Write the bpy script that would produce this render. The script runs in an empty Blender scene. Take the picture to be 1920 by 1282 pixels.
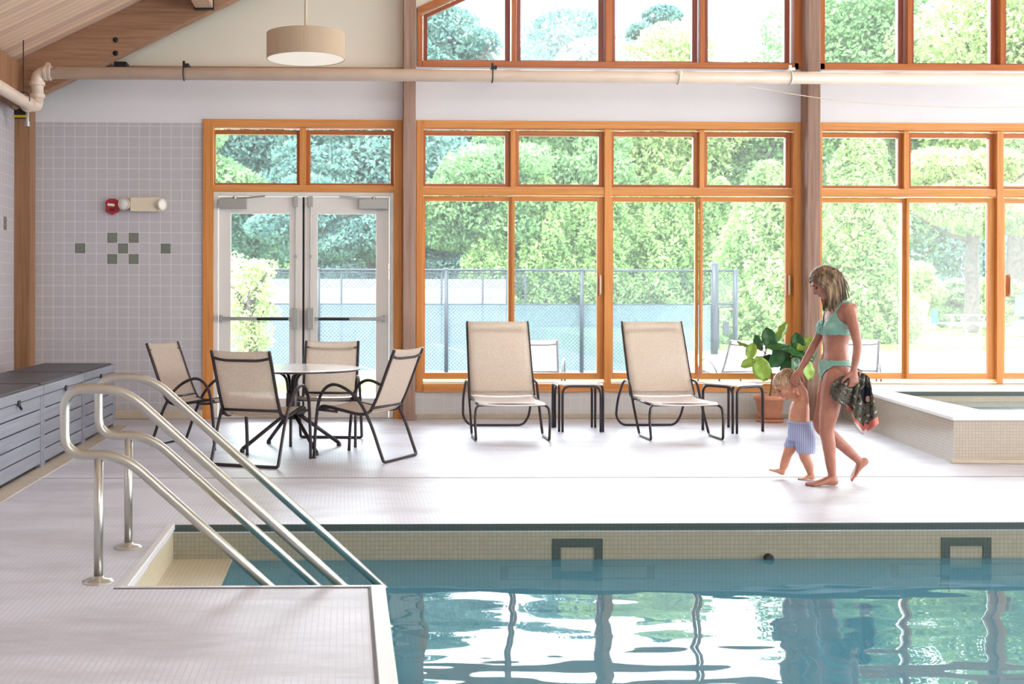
import bpy, bmesh, math, random
import numpy as np
from mathutils import Vector, Matrix, Quaternion
random.seed(7); RNG=np.random.default_rng(11)
C=bpy.context.scene.collection
# ---------------------------------------------------------------- camera model
F=2300.0; CX=710.0; CY=553.0; TH=math.radians(1.5); ROLL=0.002; CH=1.33
def _uv(px,py):
    a=(px-CX)/F; b=(CY-py)/F
    c,s=math.cos(ROLL),math.sin(ROLL)
    return a*c+b*s, b*c-a*s
def W(px,py,Y):
    u,v=_uv(px,py)
    t=(u*math.cos(TH)+math.sin(TH))/(math.cos(TH)-u*math.sin(TH))
    dep=Y*(t*math.sin(TH)+math.cos(TH))
    return Vector((t*Y,Y,CH+v*dep))
def G(px,py,z=0.0):
    u,v=_uv(px,py)
    t=(u*math.cos(TH)+math.sin(TH))/(math.cos(TH)-u*math.sin(TH))
    dep=(z-CH)/v
    Y=dep/(t*math.sin(TH)+math.cos(TH))
    return Vector((t*Y,Y,z))
cd=bpy.data.cameras.new('camera'); cam=bpy.data.objects.new('camera',cd); C.objects.link(cam)
cam.location=(0,0,CH)
cam.rotation_euler=(Matrix.Rotation(-TH,3,'Z')@Matrix.Rotation(math.pi/2,3,'X')@Matrix.Rotation(ROLL,3,'Z')).to_euler()
cd.sensor_width=36; cd.sensor_fit='HORIZONTAL'; cd.lens=F/1920*36
cd.shift_x=(960-CX)/1920; cd.shift_y=(CY-641)/1920
cd.clip_start=.1; cd.clip_end=400
cd.dof.use_dof=True; cd.dof.focus_distance=10.0; cd.dof.aperture_fstop=6.3
bpy.context.scene.camera=cam
# ---------------------------------------------------------------- materials
def srgb(r,g,b):
    f=lambda c:(c/255/12.92) if c/255<=.04045 else ((c/255+.055)/1.055)**2.4
    return (f(r),f(g),f(b),1)
class NT:
    def __init__(s,name):
        s.m=bpy.data.materials.new(name); s.m.use_nodes=True; s.t=s.m.node_tree; s.t.nodes.clear()
        s.out=s.t.nodes.new('ShaderNodeOutputMaterial')
    def n(s,typ,**kw):
        x=s.t.nodes.new('ShaderNode'+typ)
        for k,v in kw.items(): setattr(x,k,v)
        return x
    def l(s,a,b): s.t.links.new(a,b)
    def val(s,sock,v):
        if isinstance(v,bpy.types.NodeSocket): s.l(v,sock)
        else: sock.default_value=v
    def math(s,op,a,b=None,c=None):
        x=s.n('Math',operation=op); s.val(x.inputs[0],a)
        if b is not None: s.val(x.inputs[1],b)
        if c is not None: s.val(x.inputs[2],c)
        return x.outputs[0]
    def mix(s,f,a,b):
        x=s.n('Mix',data_type='RGBA'); s.val(x.inputs[0],f); s.val(x.inputs[6],a); s.val(x.inputs[7],b); return x.outputs[2]
    def pri(s,color,rough=.5,metal=0.,spec=.5,**kw):
        p=s.n('BsdfPrincipled'); s.val(p.inputs['Base Color'],color); s.val(p.inputs['Roughness'],rough); s.val(p.inputs['Metallic'],metal)
        s.val(p.inputs['Specular IOR Level'],spec)
        for k,v in kw.items(): s.val(p.inputs[k],v)
        s.l(p.outputs[0],s.out.inputs[0]); return p
    def pos(s,scale=(1,1,1),obj=False):
        if obj: src=s.n('TexCoord').outputs['Object']
        else: src=s.n('NewGeometry').outputs['Position']
        mp=s.n('Mapping'); s.l(src,mp.inputs[0]); mp.inputs['Scale'].default_value=scale; return mp.outputs[0]
    def noise(s,vec,scale=5,detail=3,rough=.5):
        x=s.n('TexNoise'); s.l(vec,x.inputs['Vector']); x.inputs['Scale'].default_value=scale; x.inputs['Detail'].default_value=detail; x.inputs['Roughness'].default_value=rough
        return x.outputs[0]
    def ramp(s,f,stops):
        x=s.n('ValToRGB'); s.val(x.inputs[0],f); e=x.color_ramp.elements
        while len(e)<len(stops): e.new(.5)
        for i,(p,c) in enumerate(stops): e[i].position=p; e[i].color=c
        return x.outputs[0]
    def bump(s,p,h,strength=.2,dist=.01):
        b=s.n('Bump'); b.inputs['Strength'].default_value=strength; b.inputs['Distance'].default_value=dist; s.l(h,b.inputs['Height']); s.l(b.outputs[0],p.inputs['Normal']); return b
def plain(name,col,rough=.5,metal=0,spec=.5,var=.06,vscale=6,**kw):
    t=NT(name); c=Vector(col[:3])
    f=t.noise(t.pos(),vscale,3)
    col2=tuple((c*(1-var*2)))+(1,); col1=tuple(min(1,x) for x in c*(1+var))+(1,)
    t.pri(t.ramp(f,[(.3,col2),(.7,col1)]),rough,metal,spec,**kw); return t.m
def wood(name,a,b,axis='z',rough=.45,fine=60,along=1.5,spec=.4):
    t=NT(name); sc={'x':(along,fine,fine),'y':(fine,along,fine),'z':(fine,fine,along)}[axis]
    n1=t.noise(t.pos(sc),1,4,.65)
    sc2=tuple(x/8 for x in sc); n2=t.noise(t.pos(sc2),1,3,.5)
    f=t.math('MULTIPLY_ADD',n1,.55,t.math('MULTIPLY',n2,.5))
    p=t.pri(t.ramp(f,[(.36,a),(.66,b)]),rough,0,spec); t.bump(p,n1,.15,.002); return t.m
def tile(name,col,grout,size,gap,off=(0,0,0),rough=.3,var=.05,bump=.4,stain=None,spec=.5,accent=None):
    """square tiles on any axis-aligned face, laid in world metres"""
    t=NT(name); g=t.n('NewGeometry')
    sp=t.n('SeparateXYZ'); t.l(g.outputs['Position'],sp.inputs[0])
    sn=t.n('SeparateXYZ'); t.l(g.outputs['True Normal'],sn.inputs[0])
    line=None; ids=[]
    for i in range(3):
        v=t.math('DIVIDE',t.math('SUBTRACT',sp.outputs[i],off[i]),size)
        fr=t.math('FRACT',v)
        e=t.math('MINIMUM',fr,t.math('SUBTRACT',1,fr))
        m=t.math('LESS_THAN',e,gap/size/2)
        use=t.math('LESS_THAN',t.math('ABSOLUTE',sn.outputs[i]),.6)
        m=t.math('MULTIPLY',m,use); ids.append(t.math('MULTIPLY',t.math('FLOOR',v),use))
        line=m if line is None else t.math('MAXIMUM',line,m)
    cb=t.n('CombineXYZ')
    for i in range(3): t.l(ids[i],cb.inputs[i])
    wn=t.n('TexWhiteNoise'); t.l(cb.outputs[0],wn.inputs[0])
    c=Vector(col[:3]); base=t.mix(wn.outputs[0],tuple(c*(1-var))+(1,),tuple(min(1,x) for x in c*(1+var))+(1,))
    big=t.noise(t.pos((.5,.5,.5)),1.2,4)
    base=t.mix(t.math('MULTIPLY',big,.18),base,tuple(c*.8)+(1,))
    r=rough
    if stain:
        n=t.noise(t.pos((.55,1.3,1)),1.1,5,.62)
        f=t.ramp(n,[(.44,(0,0,0,1)),(.60,(1,1,1,1))])
        bw=t.n('RGBToBW'); t.l(f,bw.inputs[0])
        n2=t.noise(t.pos((4,14,4)),1.0,4,.7)
        st=t.math('MULTIPLY',bw.outputs[0],t.math('MULTIPLY',n2,.95))
        base=t.mix(st,base,stain)
        r=t.math('ADD',rough,t.math('MULTIPLY',big,.22))
    colr=t.mix(t.math('MULTIPLY',line,.85),base,grout)
    p=t.pri(colr,r,0,spec)
    if bump: t.bump(p,t.math('SUBTRACT',1,line),bump,.0015)
    return t.m
M={}
M['wall_tile']=tile('mauve_wall_tile',srgb(192,188,194),srgb(222,218,220),.1138,.007,(W(320.4,500,13.2).x,0,W(300,437.6,13.2).z),rough=.28,var=.02,bump=.25)
M['low_tile']=tile('pale_wall_tile',srgb(214,213,214),srgb(228,226,224),.1138,.006,(.03,0,0),rough=.3,var=.02,bump=.2)
M['accent']=plain('sage_tile',srgb(116,121,112),.3,var=.04,vscale=30)
M['drywall']=plain('white_drywall',srgb(224,222,226),.9,spec=.2,var=.015,vscale=1.2)
M['cream']=plain('cream_paint',srgb(232,226,212),.9,spec=.2,var=.02,vscale=1.0)
M['floor']=tile('mosaic_deck',srgb(224,227,241),srgb(192,191,203),.0254,.0036,(.167,7.13,0),rough=.28,var=.025,bump=.25,stain=srgb(160,154,162),spec=.5)
M['pool_tile']=tile('beige_mosaic',srgb(158,154,138),srgb(126,124,112),.0254,.003,(.167,7.13,0),rough=.35,var=.05,bump=.25)
M['niche_tile']=tile('cream_step_mosaic',srgb(206,196,170),srgb(170,160,136),.0254,.003,(.167,7.13,0),rough=.35,var=.05,bump=.25)
M['dark_tile']=tile('dark_green_mosaic',srgb(70,84,82),srgb(52,64,62),.0254,.003,(.167,7.13,0),rough=.35,var=.06,bump=.25)
M['tub_tile']=tile('tan_tub_mosaic',srgb(190,180,166),srgb(160,150,136),.0254,.003,(0,0,0),rough=.14,var=.04,bump=.25)
M['tub_rim']=plain('white_tub_rim',srgb(240,238,238),.35,var=.01)
M['cove']=plain('beige_cove_base',srgb(200,186,168),.5,var=.05)
M['coping']=plain('pale_coping',srgb(228,228,232),.3,var=.02)
M['pool_floor']=tile('pale_aqua_mosaic',srgb(214,222,218),srgb(180,190,188),.0254,.003,(.167,7.13,0),rough=.4,var=.03,bump=.2)
M['drain']=plain('grey_drain_line',srgb(158,152,160),.6)
M['slit']=plain('dark_drain_slit',srgb(96,90,96),.6)
M['orange_x']=wood('honey_pine_across',srgb(196,124,60),srgb(226,156,88),'x')
M['orange_z']=wood('honey_pine_upright',srgb(196,124,60),srgb(226,156,88),'z')
M['sash_x']=wood('amber_sash_across',srgb(158,84,38),srgb(196,116,58),'x',rough=.35)
M['sash_z']=wood('amber_sash_upright',srgb(158,84,38),srgb(196,116,58),'z',rough=.35)
M['red_x']=wood('red_brown_sash_across',srgb(122,58,44),srgb(166,88,68),'x',rough=.35)
M['red_z']=wood('red_brown_sash_upright',srgb(122,58,44),srgb(166,88,68),'z',rough=.35)
M['post']=wood('weathered_post_wood',srgb(128,98,84),srgb(176,146,130),'z',rough=.6,fine=28,along=1.2)
M['post_warm']=wood('warm_post_wood',srgb(132,92,62),srgb(168,124,92),'z',rough=.6)
M['rafter']=wood('glulam_wood',srgb(142,104,80),srgb(184,142,114),'x',rough=.55,fine=40,along=1.6)
M['purlin']=wood('pale_purlin_wood',srgb(190,156,130),srgb(216,184,158),'y',rough=.55)
M['black_metal']=plain('black_steel',srgb(38,40,44),.5,.3)
M['pipe']=plain('cream_pipe_paint',srgb(226,206,188),.35,var=.03,vscale=4)
M['steel']=plain('brushed_stainless',srgb(192,190,184),.3,1.0,var=.02)
M['door_grey']=plain('pale_grey_door_paint',srgb(226,222,218),.45,var=.01)
M['alu']=plain('aluminium',srgb(172,172,170),.38,.7,var=.03)
M['dark_gap']=plain('dark_gap_fill',srgb(50,50,58),.7)
M['frame']=plain('dark_bronze_tube',srgb(62,54,58),.32,.4,var=.04)
M['sling']=plain('beige_sling_fabric',srgb(214,196,178),.8,spec=.2,var=.03,vscale=40)
M['sling_white']=plain('white_sling_fabric',srgb(240,236,236),.8,spec=.2,var=.02)
M['white_top']=plain('white_table_top',srgb(240,238,240),.16,var=.01)
M['terracotta']=plain('terracotta',srgb(222,156,126),.7,var=.05,vscale=14)
M['soil']=plain('dark_soil',srgb(76,56,46),.9,var=.2,vscale=50)
M['stem']=plain('fig_stem',srgb(120,84,56),.7)
M['leaf_dark']=plain('dark_fig_leaf',srgb(52,104,58),.3,var=.12,vscale=25)
M['leaf_lime']=plain('lime_fig_leaf',srgb(150,186,76),.4,var=.1,vscale=25)
M['box_grey']=wood('grey_resin_woodgrain',srgb(128,130,142),srgb(150,152,164),'y',rough=.5,fine=30,along=1.2)
M['box_lid']=wood('charcoal_resin_lid',srgb(62,60,68),srgb(82,80,90),'y',rough=.42,fine=30,along=1.2)
M['box_dark']=plain('black_resin',srgb(44,44,54),.5)
M['red_plastic']=plain('red_plastic',srgb(170,30,42),.4,var=.05)
M['ivory']=plain('ivory_plastic',srgb(226,214,192),.5,var=.01)
M['white_plastic']=plain('white_plastic',srgb(238,236,232),.3,var=.01)
M['shade']=plain('taupe_lamp_shade',srgb(190,168,144),.8,spec=.2,var=.02)
M['white_paint']=plain('white_outdoor_paint',srgb(238,238,236),.5,var=.01)
M['yellow']=plain('yellow_tag',srgb(214,176,40),.5)
M['slate_post']=plain('dark_green_fence_coating',srgb(36,44,52),.5,.2)
M['wire']=plain('grey_fence_wire',srgb(64,74,84),.5,.3)
M['white_wall']=plain('white_court_wall',srgb(150,150,154),.8,var=.06,vscale=2)
M['court']=plain('pale_blue_court',srgb(104,114,122),.8,var=.05,vscale=1)
M['line']=plain('white_court_line',srgb(240,240,240),.7)
M['patio']=plain('pale_patio_concrete',srgb(224,220,214),.8,var=.04,vscale=1)
M['grass']=plain('lawn_grass',srgb(104,138,66),.95,spec=.1,var=.2,vscale=12)
M['bark']=plain('grey_bark',srgb(74,66,62),.9,var=.25,vscale=9)
M['teal_paint']=plain('teal_paint',srgb(30,128,140),.5)
M['canvas_teal']=plain('teal_canvas',srgb(64,112,114),.8)
def ceiling_mat():
    t=NT('tongue_and_groove_ceiling'); g=t.n('NewGeometry'); sp=t.n('SeparateXYZ'); t.l(g.outputs['Position'],sp.inputs[0])
    v=t.math('DIVIDE',sp.outputs[1],.115); fr=t.math('FRACT',v)
    cb=t.n('CombineXYZ'); t.l(t.math('FLOOR',v),cb.inputs[1])
    wn=t.n('TexWhiteNoise'); t.l(cb.outputs[0],wn.inputs[0])
    n=t.noise(t.pos((1.2,40,4)),1,4)
    f=t.math('MULTIPLY_ADD',wn.outputs[0],.6,t.math('MULTIPLY',n,.5))
    c=t.ramp(f,[(.15,srgb(206,172,152)),(.55,srgb(230,198,174)),(.95,srgb(240,216,184))])
    ln=t.math('LESS_THAN',fr,.07)
    c=t.mix(t.math('MULTIPLY',ln,.6),c,srgb(120,88,70))
    p=t.pri(c,.5); t.bump(p,t.math('SUBTRACT',1,ln),.5,.004); return t.m
M['ceiling']=ceiling_mat()
def glass_mat():
    t=NT('veiled_window_glass'); fr=t.n('Fresnel'); fr.inputs['IOR'].default_value=1.45
    tr=t.n('BsdfTransparent'); tr.inputs[0].default_value=(.97,.985,.98,1); gl=t.n('BsdfGlossy'); gl.inputs['Roughness'].default_value=.02
    mx=t.n('MixShader'); 
    veil=t.n('BsdfTranslucent'); veil.inputs[0].default_value=(.95,.97,1,1); m2=t.n('MixShader'); m2.inputs[0].default_value=.016; t.l(tr.outputs[0],m2.inputs[1]); t.l(veil.outputs[0],m2.inputs[2])  # translucent share lays a pale veil of glare over the view
    t.l(fr.outputs[0],mx.inputs[0]); t.l(m2.outputs[0],mx.inputs[1]); t.l(gl.outputs[0],mx.inputs[2]); t.l(mx.outputs[0],t.out.inputs[0]); return t.m
M['glass']=glass_mat()
def water_mat(name,tint,milk=(.15,.50,.72,1),mf=.45,sx=.9,sy=2.6,strength=.5,dist=.03):
    t=NT(name); g=t.n('BsdfRefraction'); g.inputs['IOR'].default_value=1.33; g.inputs['Roughness'].default_value=0.0; g.inputs['Color'].default_value=tint
    gl=t.n('BsdfGlossy'); gl.inputs['Roughness'].default_value=0.0; fr=t.n('Fresnel'); fr.inputs['IOR'].default_value=1.33
    n1=t.noise(t.pos((sx,sy,1)),1.6,2,.45); n2=t.noise(t.pos((sx*2.5,sy*3,1)),1.9,1,.5)
    b=t.n('Bump'); b.inputs['Strength'].default_value=strength; b.inputs['Distance'].default_value=dist
    t.l(t.math('MULTIPLY_ADD',n2,.09,n1),b.inputs['Height'])
    for k in (g,gl,fr): t.l(b.outputs[0],k.inputs['Normal'])
    df=t.n('BsdfDiffuse'); df.inputs[0].default_value=milk; m1=t.n('MixShader'); m1.inputs[0].default_value=mf; t.l(g.outputs[0],m1.inputs[1]); t.l(df.outputs[0],m1.inputs[2])
    mx=t.n('MixShader'); t.l(fr.outputs[0],mx.inputs[0]); t.l(m1.outputs[0],mx.inputs[1]); t.l(gl.outputs[0],mx.inputs[2]); t.l(mx.outputs[0],t.out.inputs[0]); return t.m
M['water']=water_mat('pool_water',(.50,.86,1.0,1),sx=.46,sy=.9,strength=.6,dist=.03)
M['tub_water']=water_mat('tub_water',(.8,.97,.95,1),(.55,.72,.69,1),.45,strength=.2)
def screen_mat():
    t=NT('pale_windscreen_mesh'); d=t.n('BsdfDiffuse'); d.inputs[0].default_value=srgb(104,126,132)
    tl=t.n('BsdfTranslucent'); tl.inputs[0].default_value=srgb(120,140,146)
    m0=t.n('MixShader'); m0.inputs[0].default_value=.5; t.l(d.outputs[0],m0.inputs[1]); t.l(tl.outputs[0],m0.inputs[2])
    tr=t.n('BsdfTransparent'); mx=t.n('MixShader'); mx.inputs[0].default_value=.6; t.l(tr.outputs[0],mx.inputs[1]); t.l(m0.outputs[0],mx.inputs[2]); t.l(mx.outputs[0],t.out.inputs[0]); return t.m
M['screen']=screen_mat()
def sling_mat():
    t=NT('beige_sling_mesh'); c=srgb(208,190,172); n=t.noise(t.pos((120,120,120)),1,2)
    col=t.ramp(n,[(.3,srgb(214,198,184)),(.7,srgb(236,224,212))])
    d=t.n('BsdfDiffuse'); t.l(col,d.inputs[0]); tl=t.n('BsdfTranslucent'); t.l(col,tl.inputs[0])
    m0=t.n('MixShader'); m0.inputs[0].default_value=.5; t.l(d.outputs[0],m0.inputs[1]); t.l(tl.outputs[0],m0.inputs[2])
    tr=t.n('BsdfTransparent'); mx=t.n('MixShader'); mx.inputs[0].default_value=.86; t.l(tr.outputs[0],mx.inputs[1]); t.l(m0.outputs[0],mx.inputs[2]); t.l(mx.outputs[0],t.out.inputs[0]); return t.m
M['sling']=sling_mat()
def foliage_mat(name,a,b,transl=.45):
    a=tuple(x*.92 for x in a[:3])+(1,); b=tuple(x*1.0 for x in b[:3])+(1,)
    t=NT(name); n=t.noise(t.pos((1,1,1)),.9,3); w=t.noise(t.pos((1,1,1)),9,1)
    col=t.ramp(t.math('MULTIPLY_ADD',w,.5,t.math('MULTIPLY',n,.5)),[(.34,a),(.66,b)])
    d=t.n('BsdfDiffuse'); t.l(col,d.inputs[0]); tl=t.n('BsdfTranslucent'); t.l(col,tl.inputs[0])
    m0=t.n('MixShader'); m0.inputs[0].default_value=transl; t.l(d.outputs[0],m0.inputs[1]); t.l(tl.outputs[0],m0.inputs[2]); t.l(m0.outputs[0],t.out.inputs[0]); return t.m
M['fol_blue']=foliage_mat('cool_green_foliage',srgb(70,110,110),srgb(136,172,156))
M['fol_mid']=foliage_mat('mid_green_foliage',srgb(88,128,90),srgb(156,188,132))
M['fol_light']=foliage_mat('yellow_green_foliage',srgb(130,160,98),srgb(198,214,152))
M['fol_arbor']=foliage_mat('arborvitae_foliage',srgb(108,146,90),srgb(176,204,136))
def skin_mat(name,a,b):
    t=NT(name); n=t.noise(t.pos(),14,3); p=t.pri(t.ramp(n,[(.35,a),(.65,b)]),.42,0,.45)
    p.inputs['Subsurface Weight'].default_value=.12; p.inputs['Subsurface Radius'].default_value=(.02,.008,.004); p.inputs['Subsurface Scale'].default_value=.5; return t.m
M['skin']=skin_mat('tanned_skin',srgb(172,114,96),srgb(186,128,110))
M['skin_child']=skin_mat('child_skin',srgb(208,146,118),srgb(218,160,132))
def hair_mat(name,a,b,c):
    t=NT(name); n=t.noise(t.pos((70,70,12)),1,3,.6); n2=t.noise(t.pos((9,9,5)),1,2)
    t.pri(t.ramp(t.math('MULTIPLY_ADD',n,.6,t.math('MULTIPLY',n2,.4)),[(.36,a),(.5,b),(.62,c)]),.45,0,.5); return t.m
M['hair']=hair_mat('blonde_hair',srgb(66,50,40),srgb(116,90,68),srgb(190,160,124))
M['hair_child']=hair_mat('toddler_blonde_hair',srgb(112,84,62),srgb(160,128,98),srgb(206,178,146))
M['mint']=plain('mint_green_swim_fabric',srgb(136,184,170),.6,var=.05,vscale=30)
M['lips']=plain('lip_skin',srgb(176,96,92),.4)
M['eye']=plain('dark_eye',srgb(52,38,34),.3)
M['brow']=plain('brown_brow',srgb(120,88,66),.8)
def shorts_mat():
    t=NT('blue_striped_cotton'); g=t.n('NewGeometry'); sp=t.n('SeparateXYZ'); t.l(g.outputs['Position'],sp.inputs[0])
    v=t.math('FRACT',t.math('MULTIPLY',t.math('ADD',sp.outputs[0],t.math('MULTIPLY',sp.outputs[1],-.41)),62))
    c=t.mix(t.math('LESS_THAN',v,.5),srgb(150,166,214),srgb(196,204,232)); t.pri(c,.8,0,.2); return t.m
M['shorts']=shorts_mat()
def towel_mat():
    t=NT('patterned_dark_towel'); uv=t.n('UVMap'); sp=t.n('SeparateXYZ'); t.l(uv.outputs[0],sp.inputs[0])
    n=t.n('TexNoise'); t.l(uv.outputs[0],n.inputs['Vector']); n.inputs['Scale'].default_value=14; n.inputs['Detail'].default_value=5
    c=t.ramp(n.outputs[0],[(.36,srgb(52,50,48)),(.48,srgb(104,100,86)),(.56,srgb(70,70,74)),(.66,srgb(176,172,160))])
    def disc(u,v,r,col,c):
        a=t.math('POWER',t.math('SUBTRACT',sp.outputs[0],u),2); b=t.math('POWER',t.math('MULTIPLY',t.math('SUBTRACT',sp.outputs[1],v),.9),2)
        return t.mix(t.math('LESS_THAN',t.math('ADD',a,b),r*r),c,col)
    c=disc(.80,.36,.14,srgb(34,38,48),c); c=disc(.84,.44,.05,srgb(196,150,130),c)
    edge=t.math('GREATER_THAN',t.math('ADD',sp.outputs[1],t.math('MULTIPLY',n.outputs[0],.14)),.93)
    far=t.math('GREATER_THAN',sp.outputs[0],.32)
    v9=t.math('GREATER_THAN',t.math('ADD',sp.outputs[1],t.math('MULTIPLY',n.outputs[0],.10)),.985)
    c=t.mix(t.math('MULTIPLY',edge,far),c,srgb(206,120,112)); 
    mid=t.math('MULTIPLY',t.math('GREATER_THAN',sp.outputs[0],.42),t.math('LESS_THAN',sp.outputs[0],.78))
    c=t.mix(t.math('MULTIPLY',t.math('MULTIPLY',v9,mid),.9),c,srgb(214,212,214))
    t.pri(c,.95,0,.1); return t.m
M['towel']=towel_mat()
M['towel_back']=plain('white_towel_back',srgb(226,222,218),.95,spec=.1)
def lampglow():
    t=NT('opal_lamp_diffuser'); t.pri(srgb(240,232,222),.6,0,.3,**{'Emission Color':srgb(255,236,214),'Emission Strength':.12}); return t.m
M['opal']=lampglow()
# ---------------------------------------------------------------- mesh builder
def fillet(pts,r=.05,n=5):
    pts=[Vector(p) for p in pts]; out=[pts[0]]
    for i in range(1,len(pts)-1):
        a,b,c=pts[i-1],pts[i],pts[i+1]; rr=r[i] if isinstance(r,(list,tuple)) else r
        d1=(a-b); d2=(c-b); k=min(rr,d1.length*.49,d2.length*.49); p=b+d1.normalized()*k; q=b+d2.normalized()*k
        for j in range(n+1):
            s=j/n; out.append(p*(1-s)**2+b*2*s*(1-s)+q*s*s)
    out.append(pts[-1]); return out
def spline(pts,n=6):
    P=[Vector(p) for p in pts]; P=[P[0]*2-P[1]]+P+[P[-1]*2-P[-2]]; out=[]
    for i in range(1,len(P)-2):
        for j in range(n):
            t=j/n; a,b,c,d=P[i-1],P[i],P[i+1],P[i+2]
            out.append(.5*((2*b)+(c-a)*t+(2*a-5*b+4*c-d)*t*t+(3*b-a-3*c+d)*t**3))
    out.append(P[-2]); return out
class MB:
    def __init__(s): s.v=[]; s.f=[]; s.mi=[]; s.uv=None
    def add(s,vs,fs,m=0):
        o=len(s.v); s.v+= [tuple(x) for x in vs]; s.f+=[tuple(i+o for i in f) for f in fs]; s.mi+=[m]*len(fs); return s
    def box(s,a,b,m=0,rot=None,piv=None):
        x0,y0,z0=a; x1,y1,z1=b
        vs=[Vector(p) for p in ((x0,y0,z0),(x1,y0,z0),(x1,y1,z0),(x0,y1,z0),(x0,y0,z1),(x1,y0,z1),(x1,y1,z1),(x0,y1,z1))]
        if rot is not None:
            pv=Vector(piv) if piv is not None else (Vector(a)+Vector(b))/2
            vs=[rot@(v-pv)+pv for v in vs]
        return s.add(vs,[(0,3,2,1),(4,5,6,7),(0,1,5,4),(1,2,6,5),(2,3,7,6),(3,0,4,7)],m)
    def prism(s,poly,axis,a,b,m=0):
        n=len(poly)
        def mk(p,t): return {'y':(p[0],t,p[1]),'x':(t,p[0],p[1]),'z':(p[0],p[1],t)}[axis]
        vs=[mk(p,a) for p in poly]+[mk(p,b) for p in poly]
        fs=[tuple(range(n)),tuple(range(2*n-1,n-1,-1))]+[(i,i+n,(i+1)%n+n,(i+1)%n) for i in range(n)]
        return s.add(vs,fs,m)
    def tube(s,pts,r,seg=10,m=0,flat=None,closed=False):
        P=[Vector(p) for p in pts]; n=len(P); R=r if isinstance(r,(list,tuple)) else [r]*n
        T=[]
        for i in range(n):
            if closed: d=P[(i+1)%n]-P[i-1]
            else: d=(P[min(i+1,n-1)]-P[max(i-1,0)])
            T.append(d.normalized() if d.length>1e-9 else Vector((0,0,1)))
        up=Vector((0,0,1)) if abs(T[0].z)<.9 else Vector((0,1,0))
        u=(up-T[0]*up.dot(T[0])).normalized(); vs=[]
        for i in range(n):
            u=(u-T[i]*u.dot(T[i])); u=u.normalized() if u.length>1e-6 else T[i].orthogonal().normalized(); w=T[i].cross(u)
            for k in range(seg):
                a=2*math.pi*k/seg; fu,fw=(1,1) if flat is None else flat
                vs.append(P[i]+u*math.cos(a)*R[i]*fu+w*math.sin(a)*R[i]*fw)
        fs=[]
        for i in range(n if closed else n-1):
            j=(i+1)%n
            for k in range(seg): fs.append((i*seg+k,i*seg+(k+1)%seg,j*seg+(k+1)%seg,j*seg+k))
        if not closed: fs+=[tuple(reversed(range(seg))),tuple(range((n-1)*seg,n*seg))]
        return s.add(vs,fs,m)
    def lathe(s,prof,c=(0,0,0),seg=32,m=0,mat3=None,caps=True):
        vs=[];n=len(prof)
        for r,z in prof:
            for k in range(seg):
                a=2*math.pi*k/seg; v=Vector((r*math.cos(a),r*math.sin(a),z))
                if mat3 is not None: v=mat3@v
                vs.append(v+Vector(c))
        fs=[(i*seg+k,i*seg+(k+1)%seg,(i+1)*seg+(k+1)%seg,(i+1)*seg+k) for i in range(n-1) for k in range(seg)]
        if caps: fs+=[tuple(reversed(range(seg))),tuple(range((n-1)*seg,n*seg))]
        return s.add(vs,fs,m)
    def ell(s,c,r,rot=None,seg=16,rings=10,m=0):
        vs=[];c=Vector(c)
        for i in range(rings+1):
            t=math.pi*(i+.0)/rings; t=min(max(t,.02),math.pi-.02)
            for k in range(seg):
                a=2*math.pi*k/seg; v=Vector((r[0]*math.sin(t)*math.cos(a),r[1]*math.sin(t)*math.sin(a),-r[2]*math.cos(t)))
                if rot is not None: v=rot@v
                vs.append(c+v)
        fs=[(i*seg+k,i*seg+(k+1)%seg,(i+1)*seg+(k+1)%seg,(i+1)*seg+k) for i in range(rings) for k in range(seg)]
        fs+=[tuple(reversed(range(seg))),tuple(range(rings*seg,(rings+1)*seg))]
        return s.add(vs,fs,m)
    def loft(s,secs,seg=20,m=0):
        """secs: (center, axisU, axisV) half-axes vectors"""
        vs=[];n=len(secs)
        for c,u,v in secs:
            for k in range(seg):
                a=2*math.pi*k/seg; vs.append(Vector(c)+Vector(u)*math.cos(a)+Vector(v)*math.sin(a))
        fs=[(i*seg+k,i*seg+(k+1)%seg,(i+1)*seg+(k+1)%seg,(i+1)*seg+k) for i in range(n-1) for k in range(seg)]
        fs+=[tuple(reversed(range(seg))),tuple(range((n-1)*seg,n*seg))]
        return s.add(vs,fs,m)
    def grid(s,rows,m=0,double=False):
        nr=len(rows); nc=len(rows[0]); vs=[p for r in rows for p in r]
        return s.add(vs,[(i*nc+j,i*nc+j+1,(i+1)*nc+j+1,(i+1)*nc+j) for i in range(nr-1) for j in range(nc-1)],m)
    def mesh(s,name,mats,smooth=False,bevel=0,up=False):
        me=bpy.data.meshes.new(name); me.from_pydata(s.v,[],s.f)
        for m in (mats if isinstance(mats,(list,tuple)) else [mats]): me.materials.append(m)
        me.polygons.foreach_set('material_index',s.mi)
        bm=bmesh.new(); bm.from_mesh(me); bmesh.ops.recalc_face_normals(bm,faces=bm.faces)
        if name.endswith('water'):
            for f_ in bm.faces:
                if f_.normal.z<0: f_.normal_flip()
        bm.to_mesh(me); bm.free()
        if smooth: me.polygons.foreach_set('use_smooth',[len(p.vertices)<=4 for p in me.polygons])
        me.update(); return me
    def build(s,name,mats,parent=None,smooth=False,bevel=0,solid=0):
        o=bpy.data.objects.new(name,s.mesh(name,mats,smooth)); C.objects.link(o)
        if parent is not None: o.parent=parent
        if solid:
            md=o.modifiers.new('solid','SOLIDIFY'); md.thickness=solid; md.offset=0
        if bevel:
            md=o.modifiers.new('bevel','BEVEL'); md.width=bevel; md.segments=2; md.limit_method='ANGLE'; md.angle_limit=math.radians(50)
        return o
def tag(o,label=None,cat=None,group=None,kind=None):
    if label: o['label']=label
    if cat: o['category']=cat
    if group: o['group']=group
    if kind: o['kind']=kind
    return o
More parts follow.
